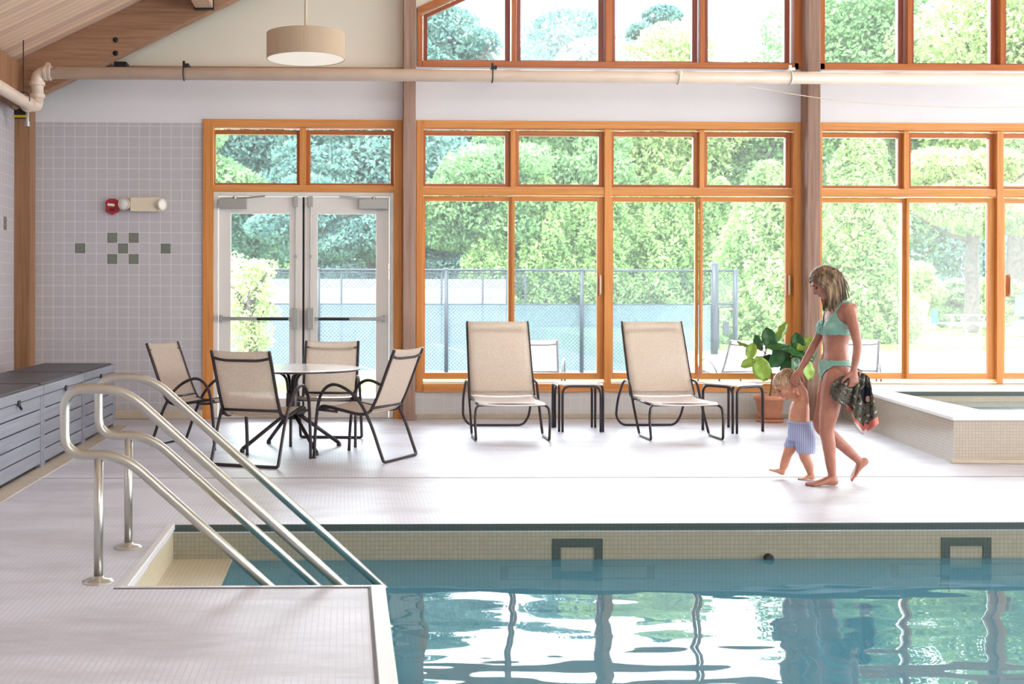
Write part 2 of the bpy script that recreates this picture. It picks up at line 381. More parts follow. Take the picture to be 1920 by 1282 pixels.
def empty(name,loc=(0,0,0),rz=0):
    o=bpy.data.objects.new(name,None); C.objects.link(o); o.location=loc; o.rotation_euler=(0,0,rz); o.empty_display_size=.1; return o
def copy_tree(o,parent=None):
    c=o.copy(); C.objects.link(c); c.parent=parent
    for ch in list(o.children): copy_tree(ch,c)
    return c
SKY=4.0; SUN=4.5; EXPO=1.14
# ================================================================ ROOM
YW=13.2
def X(px,Y=YW): return W(px,500,Y).x
def Z(py,px=1140,Y=YW): return W(px,py,Y).z
XL=-3.495; XR=14.0; YN=-4.0
ROOF=lambda x: 3.74+.49*(x+3.45)
RX=5.6                                         # ridge
# pool numbers
PX0=.167; PY1=7.13; NX0=-1.0; NY0=5.61; PX1=13.0; PY0=-2.5; WZ=-.21
# ---- floor: deck slab with the pool and the stair niche left open
f=MB()
def slab(x0,x1,y0,y1): f.box((x0,y0,-.05),(x1,y1,0))
slab(XL,XR,PY1,YW+.25); slab(XL,NX0,YN,PY1); slab(NX0,PX0,YN,NY0); slab(PX0,XR,YN,PY0); slab(PX1,XR,PY0,PY1)
fl=f.build('floor',M['floor']); tag(fl,'white mosaic tiled pool deck','floor',kind='structure')
t=MB(); yj=G(1000,894).y; t.box((XL+.9,yj-.008,0),(XR,yj+.008,.0025)); tag(t.build('trim_5',M['drain']),'thin drain line crossing the deck','trim',kind='structure')
# pool basin
p=MB(); B=-1.35
def wallq(pts,m=0): p.add(pts,[(0,1,2,3)],m)
bt=-.042
# far wall (one plane for pool and niche): dark band then tile
p.box((NX0-.02,PY1,B),(PX1,PY1+.2,-.051),0)
p.box((NX0,PY1-.004,bt),(PX1,PY1+.01,-.002),1)
p.box((NX0-.2,NY0-.0,B),(NX0,PY1,-.05),2)                 # niche left wall
p.box((NX0-.2,NY0-.2,B),(PX0,NY0,-.05),2)                 # niche near wall
p.box((PX0-.2,PY0,B),(PX0,NY0-.2,-.05),0)                 # pool left wall
p.box((PX1,PY0,B),(PX1+.2,PY1,-.05),0); p.box((PX0-.2,PY0-.2,B),(PX1+.2,PY0,-.05),0)
p.box((NX0-.2,PY0-.2,B-.2),(PX1+.2,PY1+.2,B),3)
zt=-.205
for i in range(5):                                          # entry steps
    x0=NX0+.34*i; p.box((x0,NY0,B),(x0+.34,PY1,zt-i*.2 if i else -.200),2)
# lane target crosses as outlined mosaics on the far wall
def cross(pc,top):
    c=W(pc,1010,PY1).x; h=.148; a=.455; z0=top; z1=-.385; z2=-.66; z3=-1.05; w=.05; y0=PY1-.006; y1=PY1+.004
    e=w*.6
    for x0,x1,za,zb in ((c-h,c+h,z0-w,z0),(c-h,c-h+w,z1+e,z0-w),(c+h-w,c+h,z1+e,z0-w),(c-a,c-h+w,z1,z1+e),(c+h-w,c+a,z1,z1+e),(c-a,c-a+w,z2,z1),(c+a-w,c+a,z2,z1),
        (c-a,c-h+w,z2-e,z2),(c+h-w,c+a,z2-e,z2),(c-h,c-h+w,z3,z2-e),(c+h-w,c+h,z3,z2-e),(c-h,c+h,z3-w,z3)):
        p.box((x0,y0,za),(x1,y1,zb),1)
zc=W(1084,1008,PY1).z
cross(1084.5,zc); cross(1813.5,zc); cross(2540,zc)
pb=p.build('pool_basin',[M['pool_tile'],M['dark_tile'],M['niche_tile'],M['pool_floor']]); tag(pb,'sunken pool basin of beige mosaic with dark outlined lane crosses','pool',kind='structure')
cp=MB()
cp.box((PX0-.055,PY0,-.03),(PX0+.012,NY0+.0,.006)); cp.box((NX0-.03,NY0,-.03),(NX0+.01,PY1,.006)); cp.box((NX0-.03,NY0-.03,-.03),(PX0+.012,NY0+.004,.004))
tag(cp.build('trim_6',M['coping'],bevel=.004),'pale coping strip edging the pool','trim',kind='structure')
cs=MB(); cs.box((NX0-.05,NY0-.042,-.01),(PX0-.055,NY0-.03,.0035)); cs.box((PX0-.068,PY0,-.01),(PX0-.056,NY0-.03,.0035)); tag(cs.build('trim_7',M['slit']),'dark joint beside the coping','trim',kind='structure')
w=MB(); xs=[NX0,PX0,PX1]
w.add([(PX0,PY0,WZ),(PX1,PY0,WZ),(PX1,PY1,WZ),(PX0,PY1,WZ),(PX0,NY0,WZ),(NX0+.34,NY0,WZ),(NX0+.34,PY1,WZ)],[(0,1,2,3,4),(4,3,6,5)])
wo=w.build('pool_water',M['water']); tag(wo,'rippled teal pool water reflecting the windows','water',kind='structure')
d=MB(); c=W(1442,1043,PY1); R90=Matrix.Rotation(math.pi/2,3,'X')
d.lathe([(.028,0),(.028,.03),(.02,.034),(.0105,.034)],(c.x,PY1,c.z),24,0,R90)
tag(d.build('pool_inlet',M['black_metal'],smooth=True),'round black fitting on the pool wall at the waterline','inlet')
# ---- back wall
b=MB(); ZT=Z(233); zled=Z(131); zw0=Z(226); zlow=Z(730); zu=Z(125)
dX0,dX1=X(380),X(754); b2a,b2b=X(780),X(1503); b3a,b3b=X(1536),X(2230)
Yb=YW+.25; TOP=9.6
def bw(x0,x1,z0,z1,m): b.box((x0,YW,z0),(x1,Yb,z1),m)
bw(XL-.2,dX0,0,ZT,0); bw(XL-.2,dX0,ZT,zw0,1); bw(XL-.2,b2a,zw0,zled,1)       # left of the doors and above them
bw(dX1,b2a,0,zw0,1)
bw(b2a,b2b,0,zlow,2); bw(b2b,b3a,0,zled,1); bw(b3a,b3b,0,zlow,2); bw(b3b,XR,0,zled,1)
bw(b2a,b2b,zw0,zu,1); bw(b3a,b3b,zw0,zu,1)
# gable part
def gable(poly,m=3): b.prism(poly,'y',YW,Yb,m)
def rf(x): return ROOF(x) if x<RX else ROOF(2*RX-x)
gable([(XL-.2,zled),(b2a,zled),(b2a,rf(b2a)),(XL-.2,rf(XL-.2))])
zs0=W(790,12,YW).z-.02; sl=.47; zTop=6.2
x_top=b2a+(zTop-zs0)/sl
gable([(b2a,zs0),(x_top,zTop),(b2b,zTop),(b2b,rf(b2b)),(b2a,rf(b2a))])
gable([(b2b,zled),(b3a,zled),(b3a,rf(b3a)),(b2b,rf(b2b))])
gable([(b3a,zTop),(b3b,zTop),(b3b,rf(b3b)),(RX,rf(RX)),(b3a,rf(b3a))]); gable([(b3b,zled),(XR,zled),(XR,rf(XR)),(b3b,rf(b3b))])
# sage accent tiles, set 2 mm proud
T=.1138
ox,oz=W(320.4,500,13.2).x,W(300,437.6,13.2).z
for px,py in ((152,468),(211,448),(251,448),(231,468),(211,488),(251,488),(310,468)):
    q=W(px,py,YW); i=math.floor((q.x-ox)/T); j=math.floor((q.z-oz)/T)
    b.box((ox+i*T+.003,YW-.002,oz+j*T+.003),(ox+(i+1)*T-.003,YW+.01,oz+(j+1)*T-.003),4)
tag(b.build('wall_back',[M['wall_tile'],M['drywall'],M['low_tile'],M['cream'],M['accent']]),'back wall, grey tile left and white plaster above','wall',kind='structure')
# ---- left wall, eave beam
b=MB(); b.box((XL-.2,YN,0),(XL,YW,3.3)); b.box((XL-.2,YN,3.3),(XL,YW,ROOF(XL)+.0),1)
c=W(10,465,11.9)
tt=XL*1.0; yy=XL/((W(9,465,1).x)); b.box((XL-.01,yy-.055,oz+1*T-.09-.03),(XL+.002,yy+.055,oz+T*1.93-.09),2)
tag(b.build('wall_left',[M['wall_tile'],M['drywall'],M['accent']]),'tiled left wall behind the storage boxes','wall',kind='structure')
b=MB(); b.box((XL,YN,3.28),(XL+.14,YW-.2,3.70)); tag(b.build('trim_8',M['post_warm'],bevel=.006),'timber eave beam along the left wall','beam',kind='structure')
b=MB(); b.box((XL,YN,0),(XL+.06,YW,.1)); b.box((XL,YW-.05,0),(X(380),YW,.1))
tag(b.build('baseboard_left',M['cove'],bevel=.01),'beige coved tile base','baseboard',kind='structure')
b=MB(); b.box((b2a,YW-.03,0),(b2b,YW,.05)); tag(b.build('baseboard_back',M['cove'],bevel=.008),'low tile base under the windows','baseboard',kind='structure')
m=MB(); m.box((XL-.2,YN-.2,0),(XR+7,YN,5.6)); tag(m.build('wall_front_added',M['cream']),'unseen wall added behind the viewer to cut light, gable left open','wall',kind='structure')  # unseen; added to cut front light and glass reflections, gable left open for sky
m=MB(); m.box((-2.36,6.5,0),(-2.20,12.5,.006)); tag(m.build('trim_10',M['cove'],bevel=.002),'beige floor strip along the storage boxes','trim',kind='structure')
# ---- ceiling
b=MB()
def slope(x0,z0,x1,z1,th=.12): b.prism([(x0,z0),(x1,z1),(x1,z1+th),(x0,z0+th)],'y',YN,YW+.9)
slope(XL-.7,ROOF(XL-.7),RX,ROOF(RX)); slope(RX,ROOF(RX),XR+.5,ROOF(2*RX-XR-.5))
tag(b.build('ceiling',M['ceiling']),'sloping tongue and groove wood ceiling','ceiling',kind='structure')
# ---- rafter by the back wall, and others nearer (real roof frame)
def rafter(y0,y1,name):
    r=MB(); zb=lambda x: 3.40+.5*(x+3.2)-.0
    r.prism([(XL+.02,zb(XL+.02)),(RX,zb(RX)),(RX,ROOF(RX)-.002),(XL+.02,ROOF(XL+.02)-.002)],'y',y0,y1)
    r.prism([(RX,zb(RX)),(XR,zb(2*RX-XR)),(XR,ROOF(2*RX-XR)-.002),(RX,ROOF(RX)-.002)],'y',y0,y1)
    return r.build(name,M['rafter'],bevel=.004)
ra=rafter(12.80,12.98,'glulam_rafter'); tag(ra,'brown laminated rafter rising along the gable wall','beam',kind='structure')
for py in (77,102):
    q=W(215,py,12.80); m=MB(); m.lathe([(.028,0),(.028,.006),(.014,.008),(.014,.02),(.006,.022)],(q.x,12.80,q.z),12,0,R90)
    m.build('bolt',M['black_metal'],ra,smooth=True)
m=MB(); q=W(205,128,12.79); q2=W(228,114,12.79); m.box((q.x,12.99,q.z),(q2.x,YW,q2.z+.02)); m.build('bracket',M['black_metal'],ra)
pu=MB(); xa,xb=W(365,20,12.8).x,W(398,20,12.8).x; zb=W(385,19,12.8).z
pu.prism([(xa,zb),(xb,zb),(xb,ROOF(xb)-.003),(xa,ROOF(xa)-.003)],'y',7.2,12.79)
po=pu.build('purlin',M['purlin'],bevel=.004); tag(po,'pale timber purlin hung on the rafter by a black hanger','beam',kind='structure')
m=MB(); m.box((xa-.008,12.72,zb-.012),(xb+.008,12.798,zb-.002)); m.box((xa-.009,12.72,zb-.012),(xa-.001,12.798,zb+.34)); m.box((xb+.001,12.72,zb-.012),(xb+.009,12.798,zb+.34)); m.build('joist_hanger',M['black_metal'],po)
for k,yy in enumerate((6.6,.9)):
    o=rafter(yy,yy+.18,'glulam_rafter'); tag(o,'overhead laminated rafter above the pool','beam',kind='structure')
# ---- posts
def post(x0,x1,top,label,mat='post',y0=12.99):
    m=MB(); m.box((x0,y0,0),(x1,YW,top)); o=m.build('wooden_post',M[mat],bevel=.006); tag(o,label,'post',kind='structure'); return o
post(X(756,12.99),X(779,12.99),rf(X(768))-.02,'brown timber post between doors and windows')
post(X(1514,12.99),X(1538,12.99),rf(X(1525))-.02,'brown timber post behind the woman')
cpo=post(XL+.0,X(56.5,12.99),W(50,205,12.99).z,'timber post in the left corner','post_warm')
m=MB(); q=W(27,225,12.985); q2=W(50,150,12.985); m.box((q.x,12.975,q.z),(q2.x,12.99,q2.z)); m.build('steel_plate',M['black_metal'],cpo)
# ---- horizontal ledge behind the pipe
m=MB(); m.box((XL+.3,YW-.05,Z(137)),(X(756),YW,Z(129))); tag(m.build('trim_9',M['rafter']),'timber ledge strip behind the pipe','trim',kind='structure')

# ================================================================ WINDOWS
def vbar(mb,p0,p1,ya,yb,y0,y1,m=0): mb.box((X(p0),y0,Z(yb)),(X(p1),y1,Z(ya)),m)
def pane(parent,p0,p1,ya,yb,y=YW+.105):
    g=MB(); g.box((X(p0)-.004,y,Z(yb)-.004),(X(p1)+.004,y+.006,Z(ya)+.004)); return g.build('glass_pane',M['glass'],parent)
def sash(parent,p0,p1,ya,yb,bw=(8,8,8,8),mats=('sash_z','sash_x'),y0=YW+.07,y1=YW+.14,name='sash'):
    l,r,t,b_=bw; s=MB()
    vbar(s,p0-l,p0,ya-t,yb+b_,y0,y1,0); vbar(s,p1,p1+r,ya-t,yb+b_,y0,y1,0)
    vbar(s,p0,p1,ya-t,ya,y0,y1,1); vbar(s,p0,p1,yb,yb+b_,y0,y1,1)
    o=s.build(name,[M[mats[0]],M[mats[1]]],parent,bevel=.003); pane(o,p0,p1,ya,yb); return o
def lower_window(name,label,x0,x1,tp,lp,mull,mull_t,handles,left=13,right=16):
    c=MB(); yf=YW-.022; yk=YW+.16
    vbar(c,x0,x0+left,226,733,yf,yk,0); vbar(c,x1-right,x1,226,733,yf,yk,0)
    vbar(c,x0+left,x1-right,226,240,yf,yk,1); vbar(c,x0+left,x1-right,718,733,yf-.02,yk,1)
    vbar(c,x0+left,x1-right,350,364,yf+.03,yk,1)
    for a,b_ in mull: vbar(c,a,b_,240,718,yf+.02,yk,0)
    for a,b_ in mull_t: vbar(c,a,b_,240,350,yf+.04,yk,0)
    w=c.build(name,[M['orange_z'],M['orange_x']],bevel=.004); tag(w,label,'window',kind='structure')
    for a,b_ in tp: sash(w,a,b_,252,343,(9,9,9,5))
    for i,(a,b_) in enumerate(lp):
        sash(w,a,b_,375,698,((5,6,9,12),(5,12,9,12))[i%2] if not name.endswith('9') else None,('orange_z','orange_x'),YW+.05+(i%2==0)*.045,YW+.095+(i%2==0)*.045)
    for h in handles:
        m=MB(); m.box((X(h-4),YW+.0,Z(553)),(X(h+1),YW+.05,Z(511)),0); m.build('handle_backplate',M['sash_z'],w,bevel=.006)
        m=MB(); m.tube(fillet([(X(h+1),YW+.045,Z(549)),(X(h+1),YW-.01,Z(549)),(X(h+1),YW-.01,Z(515)),(X(h+1),YW+.045,Z(515))],.02),.011,8); m.build('sash_handle',M['ivory'],w,smooth=True)
    m=MB(); vbar(m,x0+left,x1-right,714,717,YW+.0,YW+.06); m.build('sill_track',M['white_plastic'],w)
    return w
lower_window('window_1','pine framed sliding windows between the two posts',780,1503,[(798,948),(974,1125),(1153,1303),(1329,1477)],[(798,955),(966,1121),(1153,1308),(1320,1476)],[(1133,1146)],[(957,966),(1312,1321)],[1124,1478])
lower_window('window_2','pine framed sliding windows right of the second post',1532,2230,[(1543,1689),(1713,1861),(1888,2036),(2064,2212)],[(1546,1699),(1709,1857),(1893,2048),(2060,2210)],[(1869,1881),],[(1696,1705),(2046,2055)],[1893],left=8,right=12)
def upper_window(name,label,x0,x1,panes,mull,clip):
    c=MB(); yf=YW-.03; yk=YW+.16
    zb,zt_=Z(126),zTop
    def vb(p0,p1,z0,z1,m,y0=yf,y1=yk): c.box((X(p0),y0,z0),(X(p1),y1,z1),m)
    vb(x0+8 if clip else x0,x1-8,zb,Z(115),1); vb(x0,x0+10,zb,(zs0-.071 if clip else zt_),0); vb(x1-16,x1,zb,zt_,0); vb(x0+30 if not clip else 1200,x1,zt_-.1,zt_,1)
    for a,b_ in mull: vb(a,b_,Z(115),min(zt_,zs0+sl*(X(a)-b2a)) if clip else zt_,0,yf+.02)
    if clip: c.prism([(X(x0),zs0-.07),(x_top,zTop-.07),(x_top,zTop+.0),(X(x0),zs0+.0)],'y',yf,yk,1)
    w=c.build(name,[M['sash_z'],M['sash_x']],bevel=.003); tag(w,label,'window',kind='structure')
    for a,b_ in panes:
        s=MB(); y0,y1=YW+.07,YW+.14; zl=Z(110); 
        if clip:
            top=lambda x: min(zt_-.1,zs0-.09+sl*(x-b2a))
        else: top=lambda x: zt_-.1
        xa_,xb_=X(a),X(b_); d=.045
        s.prism([(xa_-d,zl-d*.7),(xa_,zl-d*.7),(xa_,top(xa_)),(xa_-d,top(xa_-d))],'y',y0,y1,0)
        s.prism([(xb_,zl-d*.7),(xb_+d*1.3,zl-d*.7),(xb_+d*1.3,top(xb_+d*1.3)),(xb_,top(xb_))],'y',y0,y1,0)
        s.box((xa_,y0,zl-d*.7),(xb_,y1,zl),1)
        s.prism([(xa_,top(xa_)-d),(xb_,top(xb_)-d),(xb_,top(xb_)),(xa_,top(xa_))],'y',y0,y1,1)
        o=s.build('sash',[M['red_z'],M['red_x']],w,bevel=.002)
        g=MB(); g.prism([(xa_-.003,zl-.003),(xb_+.003,zl-.003),(xb_+.003,top(xb_)-d),(xa_-.003,top(xa_)-d)],'y',YW+.105,YW+.111); g.build('glass_pane',M['glass'],o)
    return w
upper_window('window_3','upper gable windows with a slanted corner above the pipe',781,1503,[(801,947),(977,1123),(1155,1300),(1330,1474)],[(959,967),(1134,1146),(1312,1320)],True)
upper_window('window_4','upper gable windows right of the second post',1534,2230,[(1545,1688),(1718,1863),(1892,2036),(2066,2208)],[(1700,1708),(1874,1882),(2047,2055)],False)
# ---- door unit
c=MB(); yf=YW-.022; yk=YW+.16
vbar(c,380,400,226,785.6,yf,yk,0); vbar(c,738,754,226,785.6,yf,yk,0); vbar(c,400,738,226,240,yf,yk,1); vbar(c,400,738,348,361,yf+.02,yk,1); vbar(c,561,573,240,348,yf+.03,yk,0)
dr=c.build('door_1',[M['orange_z'],M['orange_x']],bevel=.004); tag(dr,'double glazed exit doors in a pine surround','door',kind='structure')
for a,b_ in ((402,555),(581,732)): sash(dr,a,b_,252,343,(8,7,8,6))
m=MB(); vbar(m,400,408,361,785.6,YW+.0,YW+.12); vbar(m,730,738,361,785.6,YW+.0,YW+.12); vbar(m,408,730,361,368,YW+.0,YW+.12); m.build('door_frame',M['door_grey'],dr,bevel=.003)
for side,(x0,x1,g0,g1) in enumerate(((409,566.5,432,542),(570.5,729,595,705))):
    m=MB(); y0,y1=YW+.03,YW+.075
    vbar(m,x0,g0,369,783,y0,y1); vbar(m,g1,x1,369,783,y0,y1); vbar(m,g0,g1,369,401,y0,y1); vbar(m,g0,g1,745,783,y0,y1)
    leaf=m.build('door_leaf',M['door_grey'],dr,bevel=.003)
    g=MB(); vbar(g,g0,g1,401,745,YW+.05,YW+.056); g.build('glass_pane',M['glass'],leaf)
    lx=(g0+12,g1+2) if side==0 else (g0-2,g1-12)
    m=MB(); bx=(411,548) if side==0 else (590,723)
    vbar(m,bx[0],bx[1],593,600,YW-.06,YW-.025,0); e=(bx[0],bx[0]+6) if side==0 else (bx[1]-6,bx[1]); vbar(m,e[0],e[1],590,603,YW-.05,YW+.03,0)
    d0=(482,541) if side==0 else (597,655); vbar(m,d0[0],d0[1],594.5,599.5,YW-.066,YW-.058,1)
    m.build('panic_bar',[M['alu'],M['black_metal']],leaf,bevel=.004)
    kx=(547,560) if side==0 else (576,589)
    m=MB(); vbar(m,kx[0],kx[1],577,615,YW-.065,YW+.03); m.build('latch_case',M['alu'],leaf,bevel=.006)
    rx=554 if side==0 else 582
    m=MB(); m.tube([(X(rx),YW+.01,Z(380)),(X(rx),YW+.01,Z(577))],.007,8); m.tube([(X(rx),YW+.01,Z(615)),(X(rx),YW+.01,Z(775))],.007,8); vbar(m,rx-4,rx+4,368,388,YW-.01,YW+.03); vbar(m,rx-2.5,rx+2.5,478,484,YW-.0,YW+.03); m.build('latch_rod',M['alu'],leaf)
    cx0,cx1=(410,463) if side==0 else (672,727)
    m=MB(); vbar(m,cx0,cx1,374,392,YW-.05,YW+.03); m.build('door_closer',M['alu'],leaf,bevel=.004)
    ax=(440,497) if side==0 else (636,700)
    m=MB(); a0=Vector((X(ax[0] if side==0 else ax[1]),YW-.03,Z(374))); a1=Vector((X(ax[1] if side==0 else ax[0]),YW-.05,Z(369))); m.tube([a0,a1],.009,6); m.lathe([(.02,0),(.02,.03)],(a0.x,a0.y,a0.z-.005),12); m.build('closer_arm',M['alu'],leaf)
m=MB(); vbar(m,566.5,570.5,369,784,YW+.055,YW+.07); m.build('door_gap_strip',M['dark_gap'],dr)  # dark strip filling the gap between the two leaves
m=MB(); m.box((X(400),YW-.02,0),(X(738),YW+.15,.012)); m.build('threshold',M['alu'],dr)

# ================================================================ PIPES, LAMP, WALL DEVICES
yp=12.62
pz=lambda px,py: W(px,py,yp)
pipe=MB(); a=pz(95,139); e=pz(1960,147)
zpp=(a.z+pz(1500,144).z)/2
pipe.tube([(a.x-.05,yp,a.z),(e.x,yp,a.z+.0)],.064,20); 
pipe.tube(fillet([(a.x+.05,yp,a.z),(pz(68,139).x,yp,a.z),(pz(68,139).x,yp,pz(68,196).z)],.09,8),.064,20)
po=pipe.build('cream_pipe',M['pipe'],smooth=True); tag(po,'long cream painted pipe running level across the back wall','pipe')
for px in (343,921,1480):
    q=pz(px,130); m=MB(); m.tube([(q.x,yp-.0,a.z+.07),(q.x,yp,a.z-.07)],.003,6) ; ring=[(q.x,yp+.069*math.cos(t),a.z+.069*math.sin(t)) for t in np.linspace(0,2*math.pi,20,endpoint=False)]
    m.tube(ring,.006,6,closed=True); m.box((q.x-.012,yp-.012,a.z+.065),(q.x+.012,yp+.012,a.z+.13)); m.box((q.x,yp-.01,a.z+.075),(q.x+.05,YW-.01,a.z+.105),0); m.build('pipe_clamp',M['black_metal'] if px!=1480 else M['white_plastic'],po)
for (px,py,dx) in ((85,139,1),):
    q=pz(px,py); m=MB(); RY=Matrix.Rotation(math.pi/2,3,'Y')
    m.lathe([(.066,0),(.08,.002),(.08,.03),(.072,.032),(.072,.05),(.08,.052),(.08,.07),(.066,.072)],(q.x-.02,yp,a.z),20,0,RY)
    m.box((q.x-.0,yp-.02,a.z+.07),(q.x+.04,yp+.02,a.z+.1)); m.build('pipe_coupling',M['pipe'],po,smooth=False)
for py in (160,183):
    q=pz(68,py); m=MB(); m.lathe([(.066,0),(.08,.002),(.08,.04),(.066,.042)],(pz(68,139).x,yp,q.z-.02),20); m.build('pipe_coupling',M['pipe'],po)
xl=pz(60,198).x; zl=pz(60,198).z
m=MB(); m.tube(fillet([(pz(68,139).x,yp,zl+.06),(pz(68,139).x,yp,zl-.02),(xl,yp-.12,zl-.03),(xl,4.5,zl-.0)],.06,6),.06,20)
p2=m.build('cream_pipe',M['pipe'],smooth=True); tag(p2,'cream painted pipe running along the left wall toward the viewer','pipe')
m=MB(); m.lathe([(.062,0),(.078,.002),(.078,.05),(.062,.052)],(xl,yp-.16,zl-.03),20,0,R90); m.build('pipe_coupling',M['pipe'],p2)
m=MB(); h0=W(36,170,12.2); h1=W(36,86,12.2); m.tube([(xl,12.25,zl+.05),(xl,12.25,ROOF(xl)-.01)],.006,6)
ring=[(xl+.064*math.cos(t),12.25,zl+.064*math.sin(t)) for t in np.linspace(0,2*math.pi,20,endpoint=False)]; m.tube(ring,.005,6,closed=True); m.build('hanger_rod',M['black_metal'],p2)
m=MB(); q=pz(50,205); m.tube([(q.x,yp,zl-.03),(q.x,yp,W(50,240,yp).z)],.018,10); m.lathe([(.028,0),(.028,.05)],(q.x,yp,W(50,240,yp).z),10); m.build('drain_valve',M['alu'],p2)
m=MB(); q0=W(25,221,yp); q1=W(40,221,yp); m.box((q0.x,yp-.02,q0.z-.012),(q.x,yp-.01,q0.z+.012)); m.build('valve_handle',M['yellow'],p2)
m=MB(); q=W(1270,145,yp); m.tube([(q.x,yp+.069*math.cos(t),a.z+.069*math.sin(t)) for t in np.linspace(0,2*math.pi,16,endpoint=False)],.01,6,closed=True); m.ell((q.x,yp-.06,a.z+.03),(.03,.02,.035)); m.build('wire_tie',M['ivory'],po)
# sagging cable
pts=[W(px,py,12.55) for px,py in ((1380,157),(1440,166),(1510,177),(1600,188),(1700,193),(1800,197),(1900,196),(1990,190))]
m=MB(); m.tube(spline(pts,5),.0042,6); tag(m.build('cable',M['ivory'],smooth=True),'thin white cable sagging below the pipe at the right','cable')
# pendant lamp
yl=10.0; lc=W(571.5,112,yl); r=.5*(W(645,90,yl).x-W(498,90,yl).x); zt2=W(571,64,yl).z
L=empty('pendant_lamp',(lc.x,yl,lc.z)); tag(L,'round taupe drum pendant lamp with a white underside hanging from a rod','lamp')
hh=zt2-lc.z
m=MB(); m.lathe([(r,0),(r,hh),(r-.006,hh),(r-.006,0),(r,0)],(0,0,0),64,caps=False); o=m.build('lamp_shade',M['shade'],L,smooth=False)
m=MB(); m.lathe([(.02,hh-.012),(r-.006,hh-.012),(r-.006,hh-.006),(.02,hh-.006)],(0,0,0),64); m.build('shade_top',M['shade'],L)
m=MB(); m.lathe([(.001,.004),(r-.007,.004),(r-.007,.012),(.001,.012)],(0,0,0),64); m.build('diffuser',M['opal'],L)
m=MB(); m.tube([(0,0,hh-.02),(0,0,ROOF(lc.x)-lc.z-.03)],.012,10); m.build('rod',M['ivory'],L,smooth=True)
m=MB(); zc_=ROOF(lc.x)-lc.z; m.lathe([(.07,zc_-.06),(.07,zc_-.03),(.03,zc_-.03)],(0,0,0),20); m.build('canopy',M['shade'],L)
# fire alarm
q=W(211,390,YW); A=empty('fire_alarm',(q.x,YW,q.z)); tag(A,'red fire alarm strobe on the grey tiled wall','alarm')
m=MB(); m.prism([(-.07,-.05),(-.02,-.075),(.0,-.09),(.02,-.075),(.07,-.05),(.075,.01),(.07,.06),(.03,.085),(-.03,.085),(-.07,.06)],'y',-.055,.0); m.build('housing',M['red_plastic'],A,bevel=.008)
m=MB(); m.box((-.045,-.072,.005),(.03,-.05,.032),rot=Matrix.Rotation(.12,3,'Y')); m.build('strobe_lens',M['white_plastic'],A,bevel=.006)
m=MB(); [m.box((-.03,-.062,-.045+i*.009),(.03,-.053,-.041+i*.009)) for i in range(3)]; m.build('horn_grille',M['black_metal'],A)
# emergency light
q=W(273,386,YW); A=empty('emergency_light',(q.x,YW,q.z)); tag(A,'ivory emergency light box with two round lamp heads on the tiled wall','lamp')
m=MB(); m.box((-.155,-.09,-.075),(.155,-.002,.075)); m.build('battery_case',M['ivory'],A,bevel=.008)
for sx,tz,ty in ((-1,.0,-.15),(1,.35,-.1)):
    R=Matrix.Rotation(-tz if sx>0 else 0,3,'Y')@Matrix.Rotation(math.radians(90-0),3,'X')
    R=Matrix.Rotation(sx*(.25 if sx<0 else .95),3,'Z')@Matrix.Rotation(math.radians(90),3,'X')
    cx=-.21 if sx<0 else .165; cc=(cx,-.075,0)
    m=MB(); m.lathe([(.03,-.05),(.055,-.02),(.064,.02),(.064,.035),(.056,.036),(.052,.02),(.02,.015)],cc,24,0,R); h=m.build('lamp_head',M['ivory'],A,smooth=True)
    m=MB(); m.lathe([(.056,.022),(.05,.034),(.03,.04),(.002,.042)],cc,24,0,R); m.build('lamp_lens',M['white_plastic'],h,smooth=True)
m=MB(); m.box((-.21,-.07,-.02),(-.15,-.04,.02)); m.build('lamp_bracket',M['ivory'],A)

# ================================================================ HANDRAILS
def handrail(yr,label):
    sc=0; o=empty('handrail',(-1.145,yr,0)); tag(o,label,'handrail','stainless pool handrails')
    X0=-1.302+1.145; zt_,zl_=.894,.588; Xb=-1.03+1.145; s=.905
    endz=-.5
    up=[(Xb+(zt_-endz)/s,0,endz),(Xb,0,zt_),(X0,0,zt_),(X0,0,zl_),(Xb-.005,0,zl_),(Xb+(zl_-endz)/s,0,endz)]
    m=MB(); m.tube(fillet(up,[0,.12,.1,.1,.12,0],9),.0235,16); m.build('rail',M['steel'],o,smooth=True)
    m=MB(); m.tube([(0,0,.0),(0,0,zl_-.01)],.0215,16); m.build('post',M['steel'],o,smooth=True)
    m=MB(); m.lathe([(.075,0),(.075,.004),(.06,.014),(.026,.02),(.023,.03)],(0,0,0),32); m.build('floor_flange',M['steel'],o,smooth=True)
    return o
handrail(G(183,1093).y,'stainless handrail loop nearest the viewer beside the pool steps')
handrail(G(241,1028).y,'stainless handrail loop on the far side of the pool steps')

